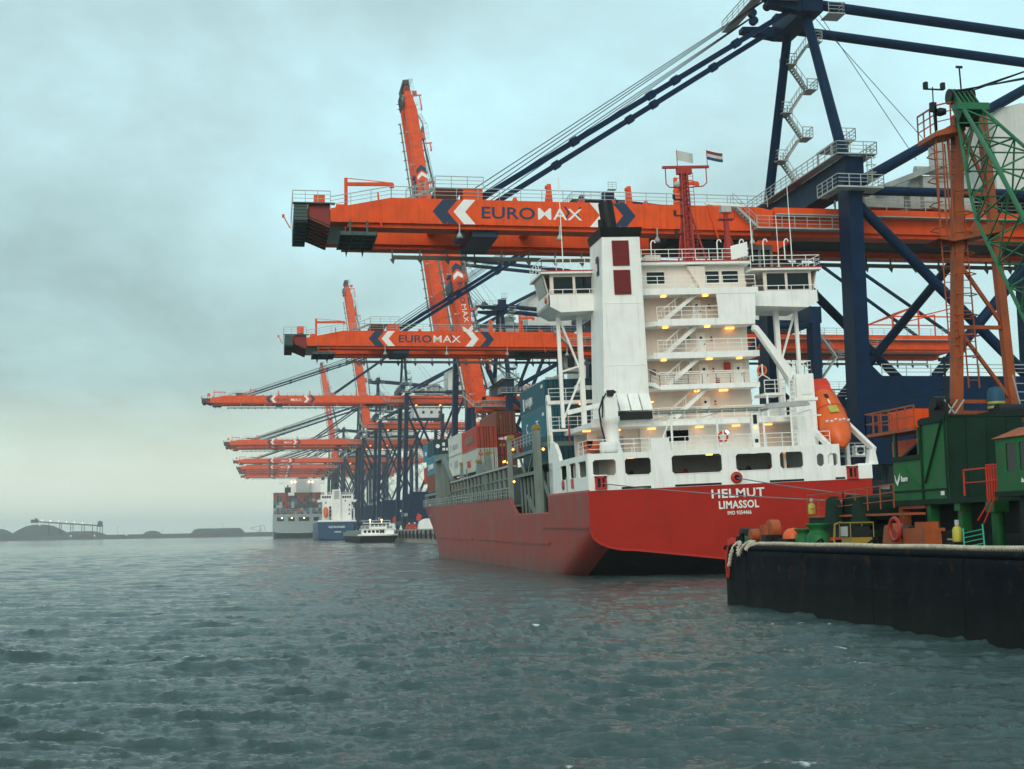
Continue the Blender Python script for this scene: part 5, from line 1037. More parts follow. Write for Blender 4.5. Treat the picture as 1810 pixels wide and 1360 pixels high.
# forward bay
f1 = container('brown container, bottom of the stack at the red ship\'s bow', (XA,97.2,10.0), 'brown', matrix=SHIP_M, group=GS)
f2 = container('sky blue container with white print at the red ship\'s bow', (XA,97.2,12.62), 'contsky', matrix=SHIP_M, group=GS); mark(f2,3.5,8.8,.8,1.5,'letter_white'); mark(f2,9.4,10.2,.7,1.6,'letter_white')
f3 = container('teal container with white door marks, top of the bow stack', (XA+.4,103.5,15.24), 'contteal', matrix=SHIP_M, group=GS); MB().tube((-.5,-.06,1.6),(-.5,-.03,1.6),.32,n=12).build('door_decal', M['letter_white'], f3); end_mark(f3,.2,.6,1.6,2.1,'letter_white'); end_mark(f3,.2,.6,.9,1.3,'letter_white'); end_mark(f3,.75,1,.9,1.3,'letter_white')
f4 = container('sky blue container behind the teal one at the bow', (XA+.3,110.2,15.0), 'contsky', 6.058, matrix=SHIP_M, group=GS); mark(f4,1,3.5,.9,1.5,'letter_white')
container('crimson container end low inside the bow gantry', (XB,89,9.0), 'crimson', matrix=SHIP_M, group=GS)
container('brown container standing far forward at the bow', (XA+.3,110.2,11.5), 'contred', 6.058, matrix=SHIP_M, group=GS)
# mooring lines from the stern to the quay
def sag(a, b, s, n=24): return [Vector(a)+(Vector(b)-Vector(a))*(i/n)+V(0,0,-4*s*(i/n)*(1-i/n)) for i in range(n+1)]
def wpt(x, y, z): return SHIP_M @ Vector((x,y,z))
for (p, e_, lab) in ((wpt(-10.4,-.15,7.45),(50,83.5,4.9),'thin mooring line from the red port roller at the stern'), (wpt(.32,-.1,7.42),(50,84.2,4.9),'thin mooring line from the round red fairlead beside the ship\'s name')):
    tag(MB().path(sag(p, e_, .45), .045, 6).build('mooring_line', M['wire']), lab, 'rope', 'mooring lines of the red ship')
bo = empty('bollard', (50.2,83.8,QZ)); tag(bo, 'black mooring bollard on the quay holding the red ship\'s lines', 'bollard'); MB().lathe([(.45,0),(.35,.1),(.28,.5),(.45,.7),(.4,.85),(0,.85)], n=12).build('post', M['dark'], bo)

# ------------------------------------------------------------------ dark pontoon in the right foreground
BX0, BX1, BY0, BY1, BZ = 22., 40., 24., 64.8, 2.8
pt = empty('work_pontoon', (31,45,0)); tag(pt, 'long black work pontoon with dented side in the right foreground', 'pontoon')
PO = (31,45,0)
def K(mb, name, mat, parent=None): return mb.build(name, mat, parent or pt, off=PO)
rr = random.Random(5); q = MB(); ny, nz = 136, 26; vs = []
dent = {}
for i in range(ny+1):
    y = BY0+(BY1-BY0)*i/ny
    for j in range(nz+1):
        t = j/nz; z = -1.6+(BZ-.12+1.6)*t
        pil = -.030*abs(math.sin(math.pi*(y-BY0)/1.7))*abs(math.sin(math.pi*(z+1.6)/1.45))
        key = (int((y-BY0)/1.7), int((z+1.6)/1.45)); d = dent.setdefault(key, rr.uniform(-.2,1.9))
        x = BX0-pil*d*1.5+(.14*(1-math.cos(max(0.,t-.93)/.07*math.pi/2)))
        vs.append((x+(.35*max(0,(y-BY1+.5)/.5)**2), y, z))
q.add(vs, [(i*(nz+1)+j, i*(nz+1)+j+1, (i+1)*(nz+1)+j+1, (i+1)*(nz+1)+j) for i in range(ny) for j in range(nz)], True)
K(q, 'side_plating', M['hullblack'])
K(MB().box(BX0+.3,BX1,BY1-.3,BY1,-1.6,BZ-.12).box(BX1-.3,BX1,BY0,BY1,-1.6,BZ-.12).box(BX0+.2,BX1,BY0,BY0+.2,-1.6,BZ-.12), 'end_plating', M['hullblack'])
K(MB().box(BX0+.14,BX1,BY0,BY1,BZ-.14,BZ), 'deck', M['greendark'])
K(MB().tube((BX0+.13,BY0,BZ-.10), (BX0+.13,BY1-.2,BZ-.10), .13, n=12), 'gunwale', M['hullblack'])
wl_ = MB()
for y in np.arange(BY0+3.4,BY1,6.8): wl_.box(BX0-.006,BX0+.02,y-.015,y+.015,-1.6,BZ-.25)
for z in (-.15,1.3): wl_.box(BX0-.006,BX0+.02,BY0,BY1-.6,z-.015,z+.015)
K(wl_, 'weld_seams', M['hullblack'])
# laid rope along the edge: two twisted strands
def strands(pts, r, pitch, n=5, k=2, step=.05):
    q = MB(); L = 0; P_ = []
    for a, b in zip(pts[:-1], pts[1:]):
        a, b = Vector(a), Vector(b); d = (b-a).length; m = max(1, int(d/step))
        for i in range(m): P_.append((a+(b-a)*(i/m), (b-a).normalized(), L+d*i/m))
        L += d
    P_.append((Vector(pts[-1]), (Vector(pts[-1])-Vector(pts[-2])).normalized(), L))
    for s in range(k):
        rings = []
        for (p, d, l) in P_:
            u = d.cross(V(0,0,1)); u = u.normalized() if u.length > .01 else V(1,0,0); w = u.cross(d)
            a = 2*math.pi*(l/pitch+s/k); c = p+(u*math.cos(a)+w*math.sin(a))*r*.62
            rings.append([c+(u*math.cos(t)+w*math.sin(t))*r*.62 for t in [2*math.pi*i/n for i in range(n)]])
        vs = [v for rg in rings for v in rg]; q.add(vs, [(i*n+(j+1) % n, i*n+j, (i+1)*n+j, (i+1)*n+(j+1) % n) for i in range(len(rings)-1) for j in range(n)], True)
    return q
def smooth(pts, n=6):
    P_ = [Vector(p) for p in pts]; P_ = [P_[0]]+P_+[P_[-1]]; out = []
    for i in range(1, len(P_)-2):
        for k in range(n):
            t = k/n; a, b, c, d = P_[i-1:i+3]; out.append(.5*((2*b)+(c-a)*t+(2*a-5*b+4*c-d)*t*t+(3*b-a-3*c+d)*t**3))
    out.append(P_[-2]); return out
rp = [(22.30,26,2.90)]+[(22.27+.03*math.sin(y*1.3),y,2.90+.012*math.sin(y*.9)) for y in np.arange(28,60,1.5)]+[(22.25,60.2,2.9),(22.1,60.9,2.80),(21.93,61.2,2.62),(22.05,61.0,2.86),(22.2,60.6,2.95),(22.15,61.3,2.97),(22.0,61.6,2.82),(21.94,61.9,2.60),(21.92,62.15,2.35),(21.95,62.35,2.65),(22.1,62.5,2.9),(22.2,62.9,2.94),(22.1,63.2,2.8),(21.95,63.35,2.4),(21.92,63.5,1.95),(21.92,63.62,1.85)]
tag(strands(smooth(rp,4), .095, .34).build('hawser', M['rope']), 'thick pale rope laid along the pontoon edge, end hanging over the side', 'rope')
tag(strands(smooth([(22.2,63.1,2.95),(22.0,63.75,2.8),(21.92,63.95,2.3),(21.92,64.0,1.6),(21.92,63.85,1.25),(21.92,63.7,1.4),(21.92,63.6,1.85),(21.9,63.55,2.0),(21.92,63.72,1.9)],5), .055, .25).build('sling', M['ropered']), 'red rope sling hanging over the pontoon\'s far corner', 'rope')
def D(name, lab, cat, loc, rz=0., group=None): o = empty(name, loc, (0,0,rz)); return tag(o, lab, cat, group)
# corner roller fairlead with rusty rollers
o = D('roller_fairlead', 'rusty roller fairlead with round wheels on the pontoon\'s far corner', 'fairlead', (23.2,63.6,BZ))
MB().box(-.9,1.6,-1.4,1.1,0,.16).box(-.7,.5,.3,.9,.16,.45).build('base_plate', M['black'], o)
MB().prism([(-1.3,.16),(-.35,.16),(-.5,.75),(-.75,.98),(-1.15,.98)], 'x', .1, .55).build('side_cheek', M['rustorange'], o); MB().prism([(.0,.16),(.9,.16),(.6,.6),(.2,.6)], 'x', -.4, .1).build('side_cheek', M['greenbright'], o)
MB().tube((.3,-1.35,.75), (.75,-1.35,.75), .48, n=18).build('roller', M['rustorange'], o); MB().tube((-.4,.55,.42), (.25,.55,.42), .42, n=16).build('roller', M['black'], o); MB().tube((-.3,-.4,.5), (.3,-.4,.5), .3, n=14).build('roller', M['rustorange'], o)
MB().box(-.2,.9,-2.3,-1.6,0,.5).build('chain_stopper', M['black'], o)
MB().prism([(.55,.05),(1.1,.05),(1.1,.3),(.55,.4)], 'x', -.95, -.6).build('red_wedge', M['lifered'], o)
o = D('mooring_float', 'orange half dome float on a dark tray on the pontoon', 'float', (24.0,60.4,BZ)); MB().lathe([(.5,.0),(.5,.25),(.44,.42),(.28,.56),(0,.62)], (0,0,.2), n=16).build('dome', M['lifeorange'], o); MB().box(-.7,.7,-1.0,1.3,0,.32).build('tray', M['black'], o)
for i, (y, sc, lab) in enumerate(((59.2,.85,'dark green pontoon bollard beside the orange float'), (57.5,1.1,'larger dark green pontoon bollard nearer the yellow pump set'))):
    o = D('pontoon_bollard', lab, 'bollard', (24.0,y,BZ), group='bollards on the pontoon'); o.scale = (sc,sc,sc)
    MB().lathe([(.46,0),(.46,.42),(.40,.5),(.34,.55),(.34,.72),(.5,.84),(.5,.92),(0,.92)], n=18).build('post', M['green'], o)
# big dark green mooring winch on a raised frame, with an orange railed walkway
o = D('mooring_winch', 'big dark green winch on a raised frame beyond the yellow pump set', 'winch', (27.2,58.6,BZ))
MB().prism([(-1.4,.35),(3.6,.35),(3.6,.95),(-.3,.95),(-1.4,.7)], 'x', -1.2, .8).build('winch_base', M['greendark'], o)
MB().prism([(1.0,.9),(2.4,.9),(2.1,2.1),(1.6,2.25),(1.2,1.8)], 'x', -1.4, -1.0).build('winch_cheek', M['greendark'], o); MB().prism([(-1.9,.9),(-.6,.9),(-.9,2.0),(-1.5,2.0)], 'x', -1.4, -1.0).build('winch_cheek', M['greendark'], o)
MB().tube((-.95,.6,1.55), (1.6,.6,1.55), .75, n=18).build('winch_drum', M['greendark'], o); MB().tube((-.95,-.9,1.6), (1.6,-.9,1.6), .6, n=16).build('winch_drum', M['greendark'], o)
MB().box(-1.1,1.2,2.2,5.0,1.0,1.28).prism([(3.0,.9),(5.0,1.0),(2.2,.4)], 'x', -1, 1).build('winch_arm', M['greendark'], o)
MB().box(-1.2,-.6,-6.2,4.9,1.28,1.38).build('walkway', M['rustorange'], o)
MB().rail([(-1.2,4.9,1.38),(-1.2,.6,1.45),(-1.2,-4.6,1.6)], h=1.0, t=.045, step=1.3).build('walkway_railing', M['rustorange'], o)
g_ = None
for (loc, lab) in (((26.1,63.2,4.25),'yellow gas bottle on the orange railed walkway against the red stern'), ((23.9,44.8,BZ+.25),'yellow gas bottle on deck beside the green ladder')):
    b = D('gas_bottle', lab, 'gas bottle', loc, group='yellow gas bottles on the pontoon'); MB().lathe([(0,0),(.16,0),(.17,.05),(.17,.42),(.12,.52),(.06,.56),(.06,.6)], n=14).build('cylinder', M['hiyellow'], b); MB().tube((0,0,.58), (0,0,.78), .08, n=10).build('valve_cap', M['skin_grey'], b)
MB().box(-.3,.3,-.3,.3,-.25,0).build('plinth', M['black'], [x for x in bpy.data.objects if x.name == 'gas_bottle.001'][0])
# pump set in a yellow cage
o = D('pump_set', 'small pump set in a yellow tubular cage on the pontoon', 'pump', (23.8,53.0,BZ))
MB().box(-.45,.45,-.5,.5,0,.40).build('tank', M['yellow'], o); MB().box(-.4,.4,-.4,.45,.42,.85).build('engine', M['dark'], o); MB().box(-.52,-.4,-.05,.4,.45,.85).build('control_panel', M['skin_grey'], o)
cg = MB()
for x in (-.5,.5):
    for y in (-.55,.55): cg.tube((x,y,.4), (x,y,1.0), .02, n=6)
    cg.tube((x,-.55,1.0), (x,.55,1.0), .03, n=6)
for y in (-.55,.55): cg.tube((-.5,y,1.0), (.5,y,1.0), .03, n=6)
cg.path([(-.5,.55,1.0),(-.55,.9,.95),(-.6,.95,.3),(-.55,.8,0)], .04).path([(-.5,.4,1.05),(-.6,.75,.9),(-.6,.8,.4)], .03); cg.build('cage', M['yellow'], o)
# loose dark gear lying between the winches
for (nm, lab, cat, loc, mk) in (
    ('wire_coil', 'dark coil of wire rope beside the corner roller fairlead', 'rope coil', (23.6,62.0,BZ), 0), ('wire_coil', 'dark coil of wire rope behind the orange deck winch', 'rope coil', (25.4,48.2,BZ), 0),
    ('hose', 'black hose looped on deck in front of the green bollards', 'hose', (23.3,56.2,BZ), 1), ('hose', 'black hose lying between the pump set and the deck winch', 'hose', (23.4,51.2,BZ), 1),
    ('tool_chest', 'black steel tool chest beside the yellow pump set', 'chest', (24.6,54.4,BZ), 2), ('tool_chest', 'black steel chest under the green crane house', 'chest', (24.9,46.3,BZ), 2)):
    o = D(nm, lab, cat, loc)
    if mk == 0:
        for k in range(4): MB().path([(.5*math.cos(a)*(1-.05*k), .5*math.sin(a)*(1-.05*k), .07+.1*k) for a in [i*math.pi/9+k for i in range(19)]], .055, 5).build('turn', M['dark'], o)
    elif mk == 1: MB().path([Vector(p) for p in smooth([(0,-1.2,.05),(.3,-.7,.05),(-.1,-.2,.07),(.35,.1,.3),(.5,.5,.1),(.0,.8,.05),(.2,1.3,.05)],5)], .05, 6).build('hose_run', M['black'], o); MB().tube((0,-1.35,.06), (0,-1.15,.06), .07, n=8).build('coupling', M['skin_grey'], o)
    else: MB().box(-.45,.45,-.7,.7,0,.55).build('box', M['black'], o); MB().box(-.48,.48,-.73,.73,.55,.64).build('lid', M['greendark'], o); MB().box(-.5,-.45,-.2,.2,.3,.36).build('handle', M['steel'], o)
# orange winch on the deck edge
o = D('deck_winch', 'orange deck winch with a round ring beneath the green crane house', 'winch', (24.2,49.4,BZ))
MB().prism([(-.2,0),(1.15,0),(.9,.85),(.3,.95),(-.1,.6)], 'x', -.45, .0).build('gear_case', M['rustorange'], o); MB().box(-.4,.4,-2.4,-.6,0,.75).build('motor_box', M['rustorange'], o); MB().tube((0,-.7,.55), (0,.0,.55), .32, n=14).build('drum', M['dark'], o)
q = MB(); vs = []; n, m = 22, 8
for i in range(n):
    for j in range(m): a = 2*math.pi*i/n; b = 2*math.pi*j/m; r = .42+.08*math.cos(b); vs.append((-.6+.08*math.sin(b), -.35+r*math.cos(a), .72+r*math.sin(a)))
q.add(vs, [(i*m+(j+1) % m, ((i+1) % n)*m+(j+1) % m, ((i+1) % n)*m+j, i*m+j) for i in range(n) for j in range(m)], True); q.build('ring', M['mastred'], o)
MB().box(-.3,.3,-2.1,-1.4,.75,.98).build('valve_block', M['rustorange'], o)
o = D('step_ladder', 'light green ladder leaning beside the yellow gas bottle', 'ladder', (23.6,44,BZ)); MB().ladder((0,-.9,.0), (.6,.25,.78), w=.9, side=(.2,-.6,.1), step=.3, t=.05).build('ladder', M['ladgreen'], o)

# ------------------------------------------------------------------ green floating crane on the pontoon
CO = (29,50,BZ); ck = empty('floating_crane', CO); tag(ck, 'green pontoon crane with lattice boom and rusty orange mast', 'crane')
def G(mb, name, mat, parent=None): return mb.build(name, mat, parent or ck, off=CO)
GN, GD, GB, RO = M['green'], M['greendark'], M['greenbright'], M['rustorange']
G(MB().box(27.6,37,41,60,2.8,3.3).box(28.2,36.5,42,59,3.3,4.55), 'undercarriage', M['black'])
G(MB().box(26.9,37.5,40.2,56.1,4.5,4.72), 'machinery_deck', GD)
# house: panels with frames, 'bam' side facing the water
hp_ = G(MB().prism([(56.0,4.72),(51.15,4.72),(51.15,8.02),(53.35,8.02),(53.35,6.5),(56.0,6.5)], 'x', 27.0, 27.06), 'house_side', GN)
G(MB().box(27.06,30.4,51.10,51.16,4.72,8.0), 'house_end', GD); G(MB().box(27.0,30.4,51.1,53.35,8.02,8.12), 'house_roof', GD); G(MB().box(27.06,30.4,53.35,53.4,6.5,8.0).box(27.06,30.4,55.95,56,4.72,6.5).box(30.35,30.4,51.16,56,4.72,6.5), 'house_end', GD); G(MB().box(27.06,30.4,53.4,56,6.4,6.45), 'house_floor', GD)
fr = MB().bar((26.97,51.3,8.0), (26.97,53.0,5.4), .12, .06).box(26.94,27.0,53.2,53.32,4.72,8.02).box(26.93,27.0,51.1,53.4,7.84,8.06).box(26.93,27.0,53.35,56.05,6.42,6.62).box(26.93,27.0,51.1,56.0,5.08,5.14).box(26.94,27.0,51.1,51.2,4.72,8.0)
G(fr, 'panel_frame', GD)
G(MB().bar((26.98,55.3,6.3), (26.98,53.4,5.2), .05, .04), 'panel_frame', GN)
for x in (27.9,28.8,29.7): G(MB().box(x-.03,x+.03,51.06,51.10,4.72,8.0), 'panel_rib', GD)
text('bam','lettering',M['letter_white'],ck,(26.925-CO[0],55.15-CO[1],5.53-CO[2]),.36,rot=(R(90),0,R(-90)),bold=.004)
G(MB().prism([(55.55,5.5),(55.75,5.85),(55.68,5.55),(55.5,5.35),(55.3,5.62),(55.25,5.9)], 'x', 26.92, 26.93), 'house_emblem', M['letter_white'])
G(MB().box(26.91,26.93,51.35,51.62,4.85,5.02), 'number_plate', M['letter_white'])
for (y, h0, m_) in ((55.6,2.8,RO),(53.0,2.8,GN),(50.4,2.8,GN)): G(MB().box(27.05,27.45,y-.17,y+.17,h0,4.6), 'house_leg', m_)
G(MB().box(26.95,27.5,50.2,50.65,4.2,4.55), 'leg_head', GN); G(MB().box(27.0,27.3,53.2,55.4,4.35,4.5), 'leg_tie', RO)
for y in (53.6,55.85): G(MB().box(27.0,27.12,y-.06,y+.06,6.5,7.75), 'canopy_post', GN)
G(MB().bar((27.3,55.5,6.5), (27.3,53.5,7.2), .5, .1), 'canopy_brace', M['dark'])
wp_ = G(MB().box(26.9,28.2,53.6,58.4,7.66,7.8), 'upper_walkway', RO); G(MB().rail([(28.2,58.4,7.8),(26.9,58.4,7.8),(26.9,53.6,7.8)], h=.92, t=.055, step=.85, rails=2), 'walkway_railing', RO, wp_); G(MB().bar((26.9,56.2,8.9), (27.2,51.3,9.2), .03).bar((27,55.6,6.6), (27,55.6,7.7), .1), 'walkway_wire', M['dark'], wp_)
G(MB().box(28.3,29.7,56.6,58.9,7.85,8.85), 'counterweight_block', M['orange']); G(MB().box(28.4,29.9,56.6,58.9,6.6,7.5), 'counterweight_block', M['orange']); G(MB().box(28.5,29.5,54.0,55.4,7.9,8.8).tube((28.3,54.6,8.9), (29.4,54.6,8.9), .3, n=12), 'diesel_engine', M['dark'])
G(MB().box(29,30.2,53.5,56.5,6.5,7.8).box(28.7,30,56.2,60,4.7,6.4), 'machinery_block', M['black'])
# operator's cab
cb = G(MB().wall((25.0,0,0), (0,1,0), (0,0,1), (.08,0,0), (39.6,43.85), (4.78,6.62), [(42.55,43.2,5.45,6.42),(41.6,42.35,5.45,6.42),(40.4,41.4,5.45,6.42)], .06), 'cab_side', GN)
G(MB().box(25.08,27.4,43.77,43.85,4.78,6.62).box(25.08,27.4,39.6,39.68,4.78,6.62).box(27.3,27.4,39.7,43.77,4.78,6.62).box(25.08,27.3,39.7,43.77,4.78,4.86), 'cab_end', GN)
for (a,b) in ((42.55,43.2),(41.6,42.35),(40.4,41.4)): G(MB().box(25.03,25.06,a,b,5.45,6.42), 'cab_window', M['glass'], cb)
G(MB().hexa([(24.9,39.5,6.62),(27.5,39.5,6.62),(27.5,43.95,6.62),(24.9,43.95,6.62)], [(25.6,40,6.98),(26.9,40,6.98),(26.9,43.3,6.98),(25.6,43.3,6.98)]), 'cab_roof', M['rustorange'])
G(MB().tube((24.97,41.9,5.22), (24.99,41.9,5.22), .14, n=14), 'cab_emblem', M['yellow'], cb); G(MB().prism([(42.0,5.05),(42.25,5.05),(42.2,5.2)], 'x', 24.96, 24.98), 'cab_emblem', M['letter_white'], cb)
G(MB().box(24.9,27.5,40,43.9,4.6,4.78), 'cab_floor', GD); G(MB().box(25.3,27,41,43,2.8,4.6), 'cab_pedestal', M['black']); G(MB().tube((26.4,46.4,2.8), (26.4,46.4,4.1), .22, n=12).box(26.1,26.7,46.1,46.7,4.1,4.5), 'support_post', GN)
G(MB().rail([(25.4,46.9,4.72),(25.3,44.2,4.72)], h=.95, t=.045, step=2.4, rails=2), 'cab_railing', M['lifered']); 
gt = MB()
for k in range(5): gt.bar((25.1,44.05+.17*k,4.5), (25.1,44.05+.17*k,5.75), .045)
gt.bar((25.1,44.05,5.75), (25.1,44.75,5.75), .05).bar((25.1,44.05,5.2), (25.1,44.75,5.2), .05).bar((25.1,44.6,4.5), (25.0,45.3,3.8), .04).bar((25.1,44.3,4.5), (25.0,44.9,3.7), .04); G(gt, 'cab_gate', M['lifered'])
# rusty orange mast: two legs, rungs, diagonals, caged ladder and top platform
ML0, ML1 = V(29.05,54,8.1), V(29.85,54,21.6); MR0, MR1 = V(31.75,54,8.1), V(31.0,54,21.6)
ms = G(MB().bar(ML0, ML1, .42, .42).box(28.75,29.4,53.7,54.3,8.0,8.5), 'mast_leg', RO); G(MB().bar(MR0, MR1, .36, .36).box(31.45,32.0,53.7,54.3,8.0,8.5), 'mast_leg', RO)
def ml(t): return ML0+(ML1-ML0)*t
def mr(t): return MR0+(MR1-MR0)*t
for t in (.06,.30,.52,.74): G(MB().bar(ml(t), mr(t), .16), 'mast_rung', RO)
for (a, b) in ((ml(.52),mr(.30)),(ml(.52),mr(.74)),(ml(.98),mr(.74)),(ml(.30),mr(.06)),(ml(.75),ml(.95)+V(.7,0,0))): G(MB().bar(a, b, .14), 'mast_diagonal', RO)
G(MB().box(28.9,31.9,53.8,54.2,8.2,8.5), 'mast_foot', RO)
lc = MB().ladder((29.9,53.9,9.5), (29.5,53.9,20.6), w=.5, t=.05)
for k in range(11): z = 10.8+k*.9; lc.path([(29.3,53.9,z),(29.1,53.4,z),(29.55,53.1,z),(30.0,53.4,z),(29.9,53.9,z)], .025, 4)
G(lc, 'caged_ladder', RO); lc2 = MB().ladder((29.0,53.7,11), (28.75,53.7,20.2), w=.5, t=.045); G(lc2, 'caged_ladder', RO)
G(MB().prism([(28.2,20.3),(29.6,20.6),(29.6,21.0),(28.2,20.5)], 'y', 52.9, 54.6), 'mast_platform', RO); G(MB().rail([(29.6,52.9,20.9),(28.25,52.9,20.55),(28.25,54.6,20.55)], h=1.1, t=.05, step=.6), 'platform_railing', RO); G(MB().prism([(28.3,15.9),(30.6,16.6),(31.4,16.5),(31.4,16.3),(29,15.8)], 'y', 53.3, 54.8), 'mast_platform', RO)
q = MB()
for k in range(4): z = 16.4+k*1.1; q.path([(28.5,53.2,z),(28.3,53.6,z),(28.4,54.2,z),(29,54.5,z)], .03, 4)
for x in (28.4,28.7,29.0): q.bar((x,53.3,16), (x,53.3,20.4), .05)
G(q, 'ladder_cage', RO)
G(MB().tube((28.25,53,20.5), (28.2,53,21.5), .05, n=6).tube((28.2,53,21.5), (28.2,53,22.5), .03, n=6).bar((27.85,53,22.4), (28.7,53,22.4), .06).box(27.8,27.95,52.9,53.1,22.4,22.7).box(28.6,28.75,52.9,53.1,22.4,22.7).lathe([(0,-.2),(.26,-.1),(.26,.1),(0,.2)], (28.5,53,21.4), n=10).box(28.05,28.3,52.9,53.1,21.4,21.8), 'signal_lights', M['dark'])
G(MB().tube((29.6,53,20.8), (29.5,53,23.5), .04, n=6).box(29.35,29.65,52.97,53.03,23.4,23.5), 'whip_aerial', M['dark'])
# lattice boom
A0, A1 = V(29.45,52.2,21.0), V(28.7,40.2,5.0); dB = (A1-A0).normalized(); s1 = dB.cross(V(0,0,1)).normalized(); s2 = s1.cross(dB).normalized()
def sec(t, L=(A1-A0).length): 
    w = .42+min(1., t*L/5.)*.6; h = .36+min(1., t*L/5.)*.95; c = A0+(A1-A0)*t
    return [c-s1*w-s2*h, c+s1*w-s2*h, c+s1*w+s2*h, c-s1*w+s2*h]
nb = 15; secs = [sec(i/nb) for i in range(nb+1)]
for k in range(4):
    q = MB()
    for i in range(nb): q.tube(secs[i][k], secs[i+1][k], .095 if k in (0,2) else .075, n=8, caps=False)
    G(q, 'boom_chord', GB)
for k in range(4):
    q = MB()
    for i in range(nb):
        a, b = (k,(k+1) % 4) if i % 2 == 0 else ((k+1) % 4,k); q.tube(secs[i][a], secs[i+1][b], .042, n=6, caps=False); q.tube(secs[i][k], secs[i][(k+1) % 4], .036, n=6, caps=False)
    G(q, 'boom_lacing', GB)
hd = MB(); 
for k in range(5): o_ = (k-2)*.2; hd.hexa([A0+s1*(o_-.03)-s2*.35, A0+s1*(o_+.03)-s2*.35, A0+s1*(o_+.03)+s2*.45, A0+s1*(o_-.03)+s2*.45], [A0-dB*1.5+s1*(o_-.03)-s2*.3, A0-dB*1.5+s1*(o_+.03)-s2*.3, A0-dB*1.5+s1*(o_+.03)+s2*.3, A0-dB*1.5+s1*(o_-.03)+s2*.3])
hd.bar(A0-dB*.1-s1*.7+s2*.45, A0-dB*.1+s1*.7+s2*.45, .14, .3); G(hd, 'boom_head', GB)
q = MB()
for k in range(6): o_ = (k-2.5)*.2; q.tube(A0-dB*1.4+s1*(o_-.05), A0-dB*1.4+s1*(o_+.05), .34, n=16)
G(q, 'sheave', M['black']); q = MB()
for k in range(4): o_ = (k-1.5)*.22; q.tube(A0-dB*.2+s1*(o_-.05)-s2*.3, A0-dB*.2+s1*(o_+.05)-s2*.3, .34, n=14)
G(q, 'sheave', M['black'])
q = MB()
for (a, b) in ((-.35,.0),(-.1,.25),(.25,1.1),(.45,1.3)): q.tube(A0-dB*1.5+s1*a+s2*.2, V(38,42,24.2)-V(0,0,b*2.2)+s1*a*2, .035, n=5, caps=False)
G(q, 'pendant_wire', M['dark'])
G(MB().tube((30.6,53.4,8.0), (30.6,53.4,8.6), .2, n=12).lathe([(.33,0),(.36,.1),(.36,.75),(.26,.95),(0,1.0)], (30.6,53.4,8.5), n=16), 'exhaust_cowl', M['bluecover']); G(MB().lathe([(.365,0),(.37,.05),(.365,.1)], (30.6,53.4,8.75), n=16).lathe([(.365,0),(.37,.05),(.365,.1)], (30.6,53.4,8.55), n=16), 'cowl_band', M['hiyellow'])
G(MB().tube((29.8,52,8.35), (36,52,8.35), .28, n=12).box(29.5,31.2,51.5,53,8.1,8.3), 'silencer', M['dark']); G(MB().bar((28.0,53,8.1), (28.6,53,8.9), .05).bar((28.6,53,8.1), (28.0,53,8.9), .05).bar((28.3,53,8.1), (28.9,53,8.9), .05), 'roof_lattice', M['skin_grey']); G(MB().ladder((31.6,52.5,8.1), (31.2,52.5,9.9), w=.6, t=.05), 'roof_ladder', M['skin_grey']); G(MB().tube((27.6,52,8.1), (27.55,52,10.6), .05, n=6).box(27.3,27.7,51.95,52.05,10.4,10.55), 'roof_aerial', M['dark'])

# ------------------------------------------------------------------ quay clutter beside the red stern
def quay_thing(name, lab, cat, loc, rz=0., group=None): return tag(empty(name, loc, (0,0,rz)), lab, cat, group)
o = quay_thing('container_spreader', 'stacked steel spreader frames on the quay right of the red stern', 'spreader', (50.6,103,QZ))
q = MB()
for k in range(3):
    z = .1+k*1.05
    for y in (-1.1,1.1): q.bar((-1.6,y,z), (5,y,z), .18, .3)
    for x in (-1.6,.6,2.8,5): q.bar((x,-1.1,z), (x,1.1,z), .15, .2); q.bar((x,-1.1,z), (x+1.0,1.1,z+.9), .08)
q.build('frame_stack', M['skin_grey'], o); MB().box(-.9,.8,-1.2,-.6,3.2,4.0).build('drive_box', M['contsky'], o)
for (x,y,lab,m_) in ((51,511,'red stack of gear on the quay beyond the red ship\'s bow','redtrim'),(51.5,497,'second red stack of gear on the quay beyond the bow','mastred')):
    o = quay_thing('gear_stack', lab, 'gear', (x,y,QZ), group='red gear on the quay'); 
    for k in range(3): MB().box(-1.2+.3*k,1.2-.2*k,-1.6+.2*k,1.6-.3*k,.75*k,.75*k+.7).build('gear_frame', M[m_], o)
o = quay_thing('white_tent', 'white domed tent on the quay beyond the red ship\'s bow', 'tent', (52,456,QZ))
q = MB(); n = 10; vs = []
for i in range(3):
    for k in range(n+1): a = math.pi*k/n; vs.append((3.2*math.cos(a), -3+i*3, 3.6*math.sin(a)**.7 if k not in (0,n) else 0))
q.add(vs, [(i*(n+1)+k, i*(n+1)+k+1, (i+1)*(n+1)+k+1, (i+1)*(n+1)+k) for i in range(2) for k in range(n)], True); q.add(vs[:n+1], [tuple(range(n+1))]); q.build('canopy', M['letter_white'], o); MB().box(-3.3,3.3,-3.1,3.1,0,.15).build('base_frame', M['steel'], o)
for (x,y,z,lab) in ((50.3,560,9.,'orange red warning cone board by the first long boom crane\'s leg'),(50.6,470,9.3,'orange red warning board just left of the red ship\'s bow')):
    o = quay_thing('warning_board', lab, 'sign', (x,y,QZ)); MB().prism([(-.9,3),(.7,3.4),(.9,4.8),(-.3,5.6),(-.9,4.6)], 'y', -.1, .1).build('board', M['lifered'], o); MB().tube((0,.2,0), (0,.2,4.5), .12, n=6).build('post', M['steel'], o)

for k, lab in enumerate(('dark blue container on the quay right of the red stern, lower of two', 'dark blue container on the quay right of the red stern, upper of two')):
    container(lab, (56.5,117,QZ+.02+2.6*k), 'contteal', group='containers on the quay')
